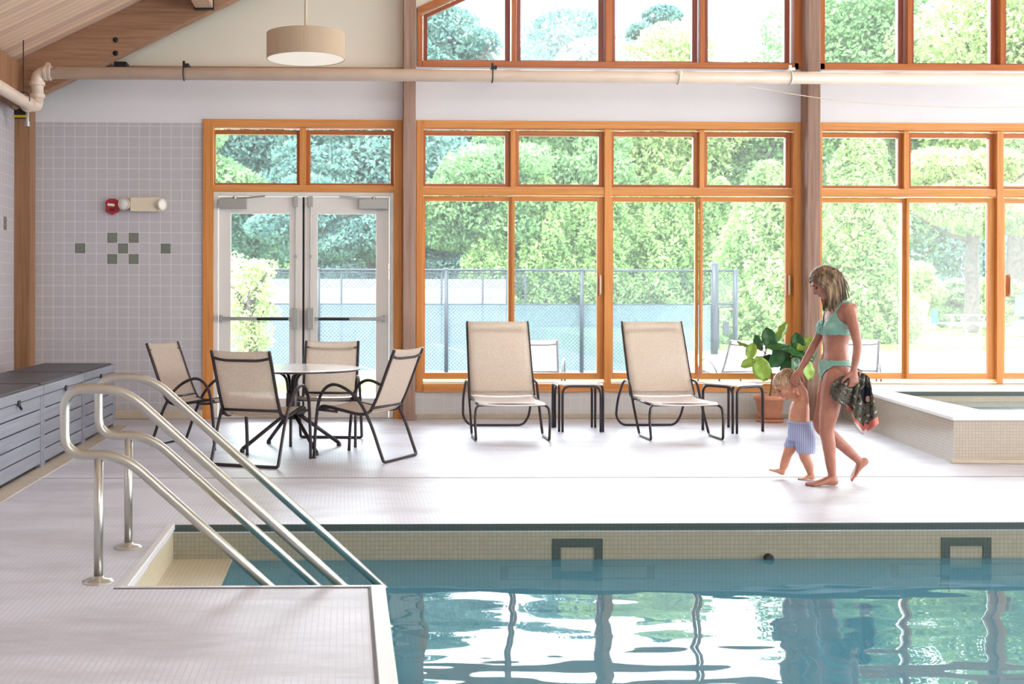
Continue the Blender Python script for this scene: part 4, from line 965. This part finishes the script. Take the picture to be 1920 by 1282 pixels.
# hair
def hair(name,mat,q,k,body,parent,strands,cap):
    o=clothe(body,cap,.010*k,name,mat,parent,.004); o2=o
    m=MB()
    for P_,r in strands: m.tube(P_,r,6)
    m.build('hair_strands',mat,parent,smooth=True); return o
def capW(v):
    h=hl_(v)
    if h.length>.14: return False
    return h.z>.052-.0*h.x or (h.x<.028+.35*max(0,h.z)) and h.z>-.06
st_=[]; rnd=random.Random(3)
for i in range(460):
    s=1 if rnd.random()<.5 else -1; a=rnd.random()
    part=q(.075-.15*a,s*.006,.100-.04*abs(a-.4))
    # root on the parting, fall over the side/back of the skull, then gravity
    th=rnd.random(); bx=.055-.145*th+ (rnd.random()-.5)*.03
    side=q(bx,s*(.080-.028*max(0,th-.6)/.4+rnd.random()*.012),.035+rnd.random()*.02)
    low=q(bx-.022,s*(.078-.03*max(0,th-.6)/.4+rnd.random()*.012),-.035)
    ln=.10+.10*rnd.random(); 
    end=low+Vector(((.040-.04*(1-th))*(.2+rnd.random()*1.0)+(rnd.random()-.5)*.012,(rnd.random()-.5)*.02,-ln*.85))
    if th<.22: end=low+Vector((.015+rnd.random()*.02,0,-.10-.07*rnd.random()))
    mid=low+(end-low)*.5+Vector((.004,0,0))+Vector(((rnd.random()-.5)*.01,(rnd.random()-.5)*.01,0))
    pts=spline([part,q(bx*.4+.02,s*.055,.088),side,low,mid,end],3); n_=len(pts); r0=.0032+.003*rnd.random()
    st_.append((pts,[r0*(1-.75*max(0,(j/n_-.6)/.4)) for j in range(n_)]))
hair('hair',M['hair'],q,k,body,WO,st_,capW)

# ---- toddler
Yc=G(1514,896).y; 
def PC(px,py,dy=0): return W(px,py,Yc+.045+dy)-co_
CO=empty('person',(W(1500,790,Yc).x,Yc+.045,0)); co_=Vector((0,0,0)); co_=Vector(CO.location); tag(CO,'barefoot toddler in blue striped shorts, walking with one arm raised to the woman','person')
mb=MB(); F2=Vector((-1,.05,0)).normalized(); L2=Vector((-.05,-1,0)).normalized()
secs=[(PC(px,py),F2*fd,L2*lt) for py,px,fd,lt in ((812,1504,.078,.085),(800,1501,.076,.083),(788,1499,.074,.078),(775,1499,.072,.074),(762,1500,.068,.072),(752,1501,.058,.074),(745,1500,.045,.062),(740,1497,.034,.036))]
mb.loft(secs,22)
limb(mb,[PC(1499,750),PC(1490,738)],[.036,.034])
hcc=PC(1474,719); kc_=.86
q2_,Rm2=head(mb,hcc,1,math.radians(42),math.pi-math.radians(2),kc_)
mb.ell(hcc+Rm2@Vector((-.02,0,.018))*kc_,(.098*kc_,.086*kc_,.09*kc_),rot=Rm2)
limb(mb,[PC(1508,749,-.055),PC(1507,733,-.06),PC(1501,720,-.05),PC(1496,711,.02)],[.034,.030,.026,.019])
limb(mb,[PC(1498,750,.06),PC(1494,735,.085),PC(1490,722,.09),PC(1486,712,.06)],[.032,.028,.024,.018])
hand(mb,PC(1495,711,.025),(-.5,.25,.6),(-.2,-.9,.2),.55,curl=.8,thumb=1)
hand(mb,PC(1487,714,.06),(-.45,-.1,.7),(-.3,-.9,0),.52,curl=.8,thumb=1)
limb(mb,[PC(1507,815,-.04),PC(1508,835,-.042),PC(1510,852,-.045),PC(1517,868,-.045),PC(1521,884,-.045)],[.058,.050,.038,.034,.023])
limb(mb,[PC(1495,815,.04),PC(1485,833,.045),PC(1477,850,.045),PC(1472,866,.045),PC(1468,879,.045)],[.056,.044,.034,.031,.022])
yn=Yc-co_.y-.0; foot(mb,PC(1521,885,-.045),Vector((PC(1529,894,-.045).x,yn,.001)),Vector((PC(1498,894,-.045).x,yn-.01,.001)),(0,0,1),(0,1,0),.62)
h_=PC(1471,889,.045); t_=PC(1441,878,.045); dd=(t_-h_).normalized(); foot(mb,PC(1468,879,.045),h_,t_,(0,0,1),(0,-1,0),.62)
cb=bake(mb,'body',M['skin_child'],CO,.004,5)
face_parts(q2_,Rm2,kc_,CO)
iR2=Rm2.inverted()
def capC(v):
    h=(iR2@(v-hcc))/kc_
    return h.length<.15 and (h.z>.055 or (h.x<.018+.5*max(0,h.z) and h.z>-.045)) and not (abs(h.y)>.06 and abs(h.x)<.03 and h.z<.02)
stc=[]
for i in range(240):
    a=rnd.uniform(0,2*math.pi); e=rnd.uniform(.15,1.25); 
    n_=Vector((math.cos(a)*math.cos(e),math.sin(a)*math.cos(e),math.sin(e)))
    if n_.x>.55 and n_.z<.72: continue
    p0=Vector((-.03+n_.x*.094,n_.y*.084,.02+n_.z*.090)); tang=Vector((-.2,n_.y*.6,-1)); tang=(tang-n_*tang.dot(n_)).normalized()
    stc.append((spline([q2_(*p0),q2_(*(p0+n_*.012+tang*.022)),q2_(*(p0+n_*.004+tang*.048-n_*.004))],3),[.006,.006,.0055,.005,.004,.003,.002]))
hair('hair',M['hair_child'],q2_,kc_,cb,CO,stc,capC)
# shorts
mb=MB(); 
mb.loft([(PC(1500,787),F2*.080,L2*.088),(PC(1501,795),F2*.084,L2*.094),(PC(1503,810),F2*.094,L2*.104),(PC(1504,822),F2*.094,L2*.106)],28)
mb.loft([(PC(1507,812,-.045),F2*.080,L2*.055),(PC(1511,828,-.05),F2*.070,L2*.060),(PC(1512,846,-.05),F2*.063,L2*.060)],22)
mb.loft([(PC(1499,812,.045),F2*.078,L2*.055),(PC(1489,824,.05),F2*.058,L2*.055),(PC(1482,834,.052),F2*.044,L2*.052)],22)
sh=bake(mb,'shorts',M['shorts'],CO,.005,4)
m=MB(); rows=[]
ring=lambda py,px,a,b: [PC(px,py)+F2*a*math.cos(t)+L2*b*math.sin(t) for t in np.linspace(0,2*math.pi,33)]
m.grid([ring(785.5,1500,.080,.087),ring(791,1500.5,.085,.093)]); m.build('waistband',M['shorts'],CO,smooth=True,solid=.004)

# ---- towel, hanging from the near hand
tw=MB(); hp=P(1602,699,-.17)
top=[(1588,701),(1594,697),(1600,695),(1606,694),(1612,694),(1620,696),(1626,700),(1630,704)]
bot=[(1557,735),(1567,748),(1583,757),(1600,772),(1604,792),(1618,812),(1634,800),(1648,790)]
mid=[(1563,712),(1575,722),(1586,730),(1598,738),(1606,745),(1618,752),(1630,750),(1639,745)]
nu,nv=41,26; rows=[]
def interp(A,u):
    t=u*(len(A)-1); i=min(int(t),len(A)-2); s=t-i; return (A[i][0]*(1-s)+A[i+1][0]*s, A[i][1]*(1-s)+A[i+1][1]*s)
tv=[];tuv=[]
for j in range(nv):
    v=j/(nv-1); row=[]
    for i in range(nu):
        u=i/(nu-1); a=interp(top,u); b_=interp(bot,u); c_=interp(mid,u)
        x=a[0]*(1-v)**2+2*v*(1-v)*(2*c_[0]-.5*a[0]-.5*b_[0])+b_[0]*v*v
        y=a[1]*(1-v)**2+2*v*(1-v)*(2*c_[1]-.5*a[1]-.5*b_[1])+b_[1]*v*v
        amp=.004+.030*v; dy=-.222-.01*v+amp*math.sin(u*17+v*1.5)+.012*math.sin(u*41+v*5)+.05*(u-.5)**2*v
        row.append(P(x,y,dy)); tuv.append((u,v))
    rows.append(row)
tw.grid(rows); to=tw.build('towel',[M['towel'],M['towel_back']],smooth=True)
uvl=to.data.uv_layers.new(name='UVMap')
for lp_ in to.data.loops: uvl.data[lp_.index].uv=tuv[lp_.vertex_index]
md=to.modifiers.new('solid','SOLIDIFY'); md.thickness=.008; md.offset=0
tag(to,'dark patterned towel with a red fringe held in the woman\'s hand','towel')
# ================================================================ OUTSIDE
zc0=-.42; yC=20.0; yF_=27.6
g=MB(); Yo=YW+.25
xr=W(1318,650,yF_).x
g.box((-14,Yo,-.6),(16,17.2,-.03),0); g.box((16,Yo,-.6),(40,29.5,-.0),0); g.box((xr-1.0,17.2,-.6),(16,29.5,-.0),0)
tag(g.build('patio',M['patio']),'pale concrete patio outside the windows','patio',kind='structure')
g=MB(); g.box((-30,17.2,-.6),(xr-1.0,20.0,-.03)); g.box((xr-1.0+.0,29.5,-.6),(60,90,.12)); g.box((-40,46,-.6),(xr-1.0,90,.4)); tag(g.build('lawn',M['grass']),'lawn beyond the patio','lawn',kind='structure')
g=MB(); g.box((-30,20.0,-.7),(xr-1.0,46,zc0)); tag(g.build('tennis_court',M['court']),'pale tennis court surface behind the fence','court',kind='structure')
g=MB()
for px0,py0,px1,py1 in ((800,640,905,668),(870,628,1010,660),(800,620,1130,619),(600,668,730,700)):
    a=G(px0,py0,zc0+.004); b_=G(px1,py1,zc0+.004); d=(b_-a).normalized(); n_=Vector((-d.y,d.x,0))*.05; g.add([a-n_,b_-n_,b_+n_,a+n_],[(0,1,2,3)])
tag(g.build('court_line',M['line']),'white painted lines on the tennis court','line',kind='structure')
# chain link fence
def chain(mb,x0,x1,z0,z1,y,p=.085,r=.0035,fixed=None):
    h=z1-z0; n=int((x1-x0+h)/p)
    for i in range(n):
        xs=x0-h+i*p
        for sgn in (1,-1):
            a0,a1=(xs,xs+h); A=(a0,z0) if sgn>0 else (a0,z1); B=(a1,z1) if sgn>0 else (a1,z0)
            # clip x
            def cl(A,B):
                (xa,za),(xb,zb)=A,B
                if xb<=x0 or xa>=x1: return None
                if xa<x0: za+=(zb-za)*(x0-xa)/(xb-xa); xa=x0
                if xb>x1: zb=za+(zb-za)*(x1-xa)/(xb-xa); xb=x1
                return (xa,za),(xb,zb)
            c_=cl(A,B)
            if c_ is None: continue
            (xa,za),(xb,zb)=c_; d=Vector((xb-xa,0,zb-za)); 
            if d.length<.02: continue
            n_=Vector((-d.z,0,d.x)).normalized()*r; u=Vector((0,r,0)); 
            pa,pb=Vector((xa,y,za)),Vector((xb,y,zb))
            vs=[pa+n_,pa+u,pa-n_,pb+n_,pb+u,pb-n_]; mb.add(vs,[(0,1,4,3),(1,2,5,4),(2,0,3,5)])
x0=W(395,600,yF_).x; x1=W(1340,600,yF_).x; x2=W(1381,600,yF_).x; ztop=W(1000,505.5,yF_).z; zscr=W(1000,570,yF_).z
FE=empty('chain_link_fence',(x0,yF_,zc0)); fo=Vector((x0,yF_,zc0)); tag(FE,'dark chain link tennis court fence with pale blue windscreen on its lower half','fence')
L_=x1-x0
for px in (597,837,1091):
    q=W(px,600,yF_); m=MB(); m.tube([(q.x-x0,0,0),(q.x-x0,0,ztop-zc0)],.045,10); m.ell((q.x-x0,0,ztop-zc0+.01),(.05,.05,.04)); m.build('fence_post',M['slate_post'],FE,smooth=True)
m=MB(); m.tube([(0,0,ztop-zc0),(x2-x0,0,ztop-zc0)],.024,8); m.build('top_rail',M['slate_post'],FE,smooth=True)
m=MB(); m.tube([(0,0,zscr-zc0+.01),(L_,0,zscr-zc0+.01)],.012,8); m.build('mid_wire',M['slate_post'],FE,smooth=True)
m=MB(); chain(m,0,L_,0.02,ztop-zc0+.05,.03); m.build('chain_link',M['wire'],FE)
m=MB(); m.box((0,.055,.05),(L_,.058,zscr-zc0)); m.build('windscreen',M['screen'],FE)
zg=.0
for px,r_,zt_ in ((1340,.085,W(1340,493,yF_).z),(1379,.06,W(1380,505,yF_).z)):
    q=W(px,600,yF_); m=MB(); m.tube([(q.x-x0,0,zg-zc0),(q.x-x0,0,zt_-zc0)],r_,12); m.ell((q.x-x0,0,zt_-zc0),(r_,r_,.05)); m.build('gate_post',M['slate_post'],FE,smooth=True)
zg1,zg2,zg3=[W(1360,p_,yF_).z for p_ in (567,575,650)]
m=MB(); m.tube([(L_,0,zg1-zc0),(x2-x0,0,zg1-zc0)],.03,8); gx=W(1347,600,yF_).x-x0; m.tube([(gx,0,zg3-zc0),(gx,0,zg2-zc0),(x2-x0-.06,0,zg2-zc0+.04)],.025,8); q=W(1360,612,yF_); m.box((q.x-x0-.05,-.03,q.z-zc0-.14),(q.x-x0+.08,.03,q.z-zc0+.14)); m.build('gate_frame',M['slate_post'],FE)
m=MB(); chain(m,L_,x2-x0,.42,ztop-zc0,.03,.07,.004); m.build('gate_mesh',M['wire'],FE)
# far court wall and far fence
yw=44.5; m=MB(); a=W(440,523,yw); b_=W(950,552,yw); m.box((a.x,yw,zc0),(b_.x,yw+.3,W(700,523,yw).z)); tag(m.build('court_wall',M['white_wall']),'long white wall at the far end of the tennis court','wall',kind='structure')
FF=empty('far_fence',(a.x,yw-.4,zc0)); tag(FF,'thin wire fence in front of the white court wall','fence'); zt2=W(700,512,yw).z-zc0
for px in (480,560,640,720,828,905,950,985):
    q=W(px,530,yw-.4); m=MB(); m.tube([(q.x-a.x,0,0),(q.x-a.x,0,zt2)],.035,8); m.build('fence_post',M['slate_post'],FF,smooth=True)
m=MB(); m.tube([(0,0,zt2),(W(985,530,yw).x-a.x,0,zt2)],.02,6); m.build('top_rail',M['slate_post'],FF)
m=MB(); chain(m,0,W(985,530,yw).x-a.x,zt2-.55,zt2,0.0,.11,.006); m.build('chain_link',M['wire'],FF)
# trees
def leafquads(c,n,size,nrm=None,up=.3):
    """c (N,3) centres -> quads arrays"""
    N=len(c); d=RNG.normal(size=(N,3)); d/=np.linalg.norm(d,axis=1)[:,None]; e=RNG.normal(size=(N,3)); e-=d*(d*e).sum(1)[:,None]; e/=np.linalg.norm(e,axis=1)[:,None]
    s=size*RNG.uniform(.6,1.35,(N,1)); a=d*s; b=e*s*.6
    v=np.stack([c-a,c-b*.9,c+a,c+b*.9],1).reshape(-1,3); return v
def foliage_mesh(name,cen,size,mat,parent):
    v=leafquads(cen,len(cen),size); n=len(cen); me=bpy.data.meshes.new(name); me.vertices.add(4*n); me.vertices.foreach_set('co',v.astype('f').ravel())
    me.loops.add(4*n); me.loops.foreach_set('vertex_index',np.arange(4*n,dtype='i')); me.polygons.add(n); me.polygons.foreach_set('loop_start',np.arange(0,4*n,4,dtype='i')); me.polygons.foreach_set('loop_total',np.full(n,4,dtype='i')); me.update(); me.validate(); me.materials.append(mat)
    o=bpy.data.objects.new(name,me); C.objects.link(o); o.parent=parent; return o
def blob_tree(px,ytop,ybot,wpx,Y,n,size,mat,label,trunk=True,clumps=34,ground=.1,cat='tree',name='leafy_tree',group='trees behind the building',dy=.5):
    t0=W(px,ytop,Y); b0=W(px,ybot,Y); hw=(W(px+wpx/2,500,Y).x-t0.x); cz=(t0.z+b0.z)/2; hh=(t0.z-b0.z)/2; o=empty(name,(t0.x,Y,ground)); tag(o,label,cat,group)
    cl=[];
    for i in range(clumps):
        u=RNG.normal(size=3); u/=np.linalg.norm(u); rr=RNG.uniform(.35,.82); cl.append((u*rr*np.array([hw,hw*dy,hh]),RNG.uniform(.26,.46)))
    cen=[]
    per=n//clumps
    for c_,r_ in cl:
        u=RNG.normal(size=(per,3)); u/=np.linalg.norm(u,axis=1)[:,None]; u*=RNG.uniform(.55,1,(per,1))**.5; R_=r_*min(hw,hh)*1.05
        cen.append(c_+u*np.array([R_*1.25,R_*1.1,R_*.72]))
    cen=np.concatenate(cen)+np.array([0,0,cz-ground]); foliage_mesh('foliage',cen,size,M[mat],o)
    if trunk:
        m=MB(); r=.022*(t0.z-ground)+.08; H_=cz-ground; m.tube(spline([(0,0,-.15),(r*.3,0,H_*.5),(-r*.4,.1,H_)],4),[r*(1-.05*i) for i in range(9)],10)
        for k in range(7):
            a=k*2.4; h=H_*(.55+.07*k); m.tube(spline([(0,0,h),(math.cos(a)*hw*.3,math.sin(a)*hw*.3,h+hh*.3),(math.cos(a)*hw*.7,math.sin(a)*hw*.6,h+hh*.55)],3),[r*.45*(1-.12*i) for i in range(7)],6)
        m.build('trunk',M['bark'],o,smooth=True)
    return o
def cone_tree(px,ytop,ybot,wpx,Y,n,size,mat,label,ground=.1,group='conifers behind the building'):
    t0=W(px,ytop,Y); b0=W(px,ybot,Y); hw=(W(px+wpx/2,500,Y).x-t0.x); H_=t0.z-b0.z; o=empty('arborvitae',(t0.x,Y,b0.z)); tag(o,label,'tree',group)
    nz=RNG.uniform(0,1,n)**1.25; a=RNG.uniform(0,2*np.pi,n); lob=1+.13*np.sin(a*5+nz*9+px)+.12*np.sin(a*3-nz*17+px*2)+.10*np.sin(a*11+nz*31); prof=np.clip((1-nz),0,1)**.48*(.55+.45*np.minimum(1,nz*6)); 
    r=hw*prof*lob*RNG.uniform(.62,1.12,n); zz=nz*H_+.12*np.sin(a*7)*r
    cen=np.stack([r*np.cos(a),r*np.sin(a),zz],1)
    foliage_mesh('foliage',cen,size,M[mat],o)
    m=MB(); m.tube([(0,0,-.15),(0,0,H_*.8)],[.12,.04],8); m.build('trunk',M['bark'],o); return o
T=blob_tree
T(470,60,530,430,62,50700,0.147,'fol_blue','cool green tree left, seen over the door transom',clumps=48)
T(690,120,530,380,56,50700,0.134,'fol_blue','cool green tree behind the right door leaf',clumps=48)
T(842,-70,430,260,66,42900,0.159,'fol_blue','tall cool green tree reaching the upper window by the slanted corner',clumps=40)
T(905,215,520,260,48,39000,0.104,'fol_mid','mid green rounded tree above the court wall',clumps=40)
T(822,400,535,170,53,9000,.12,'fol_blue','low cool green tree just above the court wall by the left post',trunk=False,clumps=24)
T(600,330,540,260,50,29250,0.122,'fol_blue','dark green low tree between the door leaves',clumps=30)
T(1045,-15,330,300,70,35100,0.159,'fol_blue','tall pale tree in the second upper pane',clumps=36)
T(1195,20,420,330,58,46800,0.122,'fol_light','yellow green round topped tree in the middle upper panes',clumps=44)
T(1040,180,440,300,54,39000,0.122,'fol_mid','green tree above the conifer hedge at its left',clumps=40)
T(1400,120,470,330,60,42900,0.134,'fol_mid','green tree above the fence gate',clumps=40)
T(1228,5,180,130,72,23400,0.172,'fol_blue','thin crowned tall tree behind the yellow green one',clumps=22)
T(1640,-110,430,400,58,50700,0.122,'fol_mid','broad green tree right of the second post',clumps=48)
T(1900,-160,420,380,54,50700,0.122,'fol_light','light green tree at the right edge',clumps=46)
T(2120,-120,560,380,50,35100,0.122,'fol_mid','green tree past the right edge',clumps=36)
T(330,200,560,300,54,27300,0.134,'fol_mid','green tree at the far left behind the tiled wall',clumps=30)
for i,(px,yt,w_) in enumerate(((915,395,110),(965,352,120),(1020,330,125),(1078,345,125),(1135,330,125),(1190,345,125),(1245,318,130),(1300,300,130),(1350,330,110))):
    cone_tree(px,yt,640,w_*1.15,47.5+(i%2)*1.0,22000,.085,'fol_arbor',['light green conifer at the left end of the hedge behind the fence','second light green conifer of the hedge from its left end','third light green conifer of the hedge from its left end','fourth conifer of the hedge, in front of the pane edge','fifth conifer of the hedge, behind the window mullion','sixth conifer of the hedge, above the right lounge chair','seventh conifer of the hedge, between the right panes','eighth conifer of the hedge, the tallest','last conifer of the hedge, behind the gate'][i])
cone_tree(1440,300,690,215,31,36000,.07,'fol_arbor','large bushy conifer right of the fence gate')
cone_tree(1612,235,690,190,31.5,44000,.07,'fol_arbor','large bushy conifer behind the woman')
o=T(1825,250,470,330,40,46800,0.092,'fol_light','spreading tree with a thick grey trunk behind the picnic table',trunk=False,clumps=44,ground=.12)
m=MB(); m.tube(spline([(-.05,0,-.1),(-.06,0,1.0),(-.05,0,2.6),(.1,0,4.2),(.25,0,5.6)],4),[.27-.008*i for i in range(17)],14)
for a,h,l in ((-2.9,3.0,2.2),(.5,3.2,2.0),(2.6,4.2,1.8),(-.6,4.5,2)): m.tube(spline([(-.02,0,h),(math.cos(a)*l*.5,math.sin(a)*l*.3,h+.3),(math.cos(a)*l,math.sin(a)*l*.5,h+.9)],4),[.09-.008*i for i in range(9)],8)
m.build('trunk',M['bark'],o,smooth=True)
for i,(px,yt,yb,w_,Y,lb) in enumerate(((1700,490,612,150,44,'low green shrub behind the white lawn chair'),(1800,520,612,170,46,'low green shrub behind the picnic table'),(1890,500,615,150,45,'low green shrub beside the teal canopy'),(1990,470,615,170,44,'green shrub past the right edge'))):
    T(px,yt,yb,w_,Y,9000,.12,'fol_mid' if i%2 else 'fol_light',lb,trunk=False,clumps=22,cat='shrub',name='shrub',group='shrubs along the lawn',ground=.12)
T(466,435,705,120,17.8,6000,.030,'fol_light','yellow green leafy shrub outside the left door leaf',trunk=True,clumps=60,ground=-.03,cat='shrub',name='shrub',group='shrubs by the doors')
# woods that close the view behind
for i in range(9):
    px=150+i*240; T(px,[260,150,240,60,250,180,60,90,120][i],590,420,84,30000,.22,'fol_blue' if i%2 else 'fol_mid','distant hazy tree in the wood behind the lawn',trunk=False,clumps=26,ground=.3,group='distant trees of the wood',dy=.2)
# outdoor furniture and posts
m=MB(); q=W(1694.5,500,15.2); q.z=0; m.box((q.x-.032,15.2,0),(q.x+.032,15.27,3.6)); tag(m.build('porch_post',M['white_paint'],bevel=.004),'slim white post outside the window right of the woman','post')
def adirondack():
    q=W(1712,612,37); g_=.12; o=empty('lawn_chair',(q.x,37,g_),-1.2); tag(o,'white slatted lawn chair on the far grass','chair')
    R=Matrix.Rotation(-.42,3,'X')
    for i in range(5):
        m=MB(); x=-.24+i*.115; m.box((x-.05,.12,.25),(x+.05,.145,.98+.05*(2-abs(i-2))),rot=Matrix.Rotation(-.35,3,'X'),piv=(x,.13,.25)); m.build('back_slat',M['white_paint'],o)
    m=MB(); m.box((-.28,-.42,.30),(.28,.18,.33),rot=Matrix.Rotation(.2,3,'X')); m.build('seat',M['white_paint'],o)
    for s in (-1,1):
        m=MB(); m.box((s*.34-.06,-.45,.55),(s*.34+.06,.30,.575)); m.build('armrest',M['white_paint'],o)
        m=MB(); m.box((s*.30-.02,-.44,0),(s*.30+.02,-.34,.55)); m.box((s*.30-.02,-.4,.16),(s*.30+.02,.6,.26),rot=Matrix.Rotation(.25,3,'X')); m.build('leg',M['white_paint'],o)
adirondack()
q=W(1825,610,38); o=empty('picnic_table',(q.x,38,.12),.0); tag(o,'white picnic table on the grass under the thick trunk','picnic table')
m=MB(); [m.box((-.72,-.36+i*.15,.60),(.72,-.22+i*.15,.635)) for i in range(5)]; m.build('tabletop',M['white_paint'],o)
for s in (-1,1):
    m=MB(); m.box((-.86,s*.62-.12,.34),(.74,s*.62+.12,.375)); m.build('bench',M['white_paint'],o)
for s in (-1,1):
    m=MB(); m.tube([(s*.5,-.25,.60),(s*.5,-.62,0)],.04,4); m.tube([(s*.5,.25,.60),(s*.5,.62,0)],.04,4); m.box((s*.5-.03,-.72,.28),(s*.5+.03,.72,.34)); m.tube([(s*.5,0,.32),(s*.12,0,.6)],.025,4); m.build('trestle',M['white_paint'],o)
q=W(1752,600,38); o=empty('sign_post',(q.x,38,.12)); tag(o,'small teal box on a white stake in the far grass','sign')
m=MB(); m.box((-.07,-.06,.30),(.09,.06,.80)); m.build('box',M['teal_paint'],o,bevel=.01); m=MB(); m.box((-.02,-.02,0),(.02,.02,.32)); m.build('stake',M['white_paint'],o)
q=W(1925,600,36); o=empty('garden_canopy',(q.x,36,.12)); tag(o,'teal canvas canopy with grey sides at the right edge of the lawn','canopy')
m=MB(); m.prism([(-.42,.15),(.6,1.0),(.6,.15)],'y',-.5,.5); m.build('canvas_side',M['wire'],o); m=MB(); m.prism([(-.05,.62),(.0,1.25),(.9,1.25),(.9,.6)],'y',-.6,.6); m.build('canvas_top',M['canvas_teal'],o)
# ================================================================ LIGHT
w_=bpy.data.worlds.new('world'); bpy.context.scene.world=w_; w_.use_nodes=True; nt=w_.node_tree; nt.nodes.clear()
bg=nt.nodes.new('ShaderNodeBackground'); ou=nt.nodes.new('ShaderNodeOutputWorld'); tcn=nt.nodes.new('ShaderNodeTexCoord'); sx=nt.nodes.new('ShaderNodeSeparateXYZ'); rp=nt.nodes.new('ShaderNodeValToRGB')
nt.links.new(tcn.outputs['Generated'],sx.inputs[0]); nt.links.new(sx.outputs[2],rp.inputs[0]); rp.color_ramp.elements[0].position=.0; rp.color_ramp.elements[0].color=(.90,.96,1,1); rp.color_ramp.elements[1].position=.8; rp.color_ramp.elements[1].color=(.78,.88,1,1)
nt.links.new(rp.outputs[0],bg.inputs[0])
mr=nt.nodes.new('ShaderNodeMapRange'); mr.inputs[1].default_value=-.6; mr.inputs[2].default_value=.7; mr.inputs[3].default_value=SKY*.95; mr.inputs[4].default_value=SKY*1.65; nt.links.new(sx.outputs[1],mr.inputs[0]); nt.links.new(mr.outputs[0],bg.inputs[1])
nt.links.new(bg.outputs[0],ou.inputs[0])
sd=bpy.data.lights.new('sun','SUN'); sd.energy=SUN; sd.angle=math.radians(3); sd.color=(1,.97,.93); so=bpy.data.objects.new('sun',sd); C.objects.link(so)
so.rotation_euler=Vector((.35,.45,-1)).normalized().to_track_quat('-Z','Y').to_euler()
vs=bpy.context.scene.view_settings; vs.view_transform='Standard'; vs.look='None'; vs.gamma=1; vs.use_curve_mapping=False; vs.exposure=EXPO
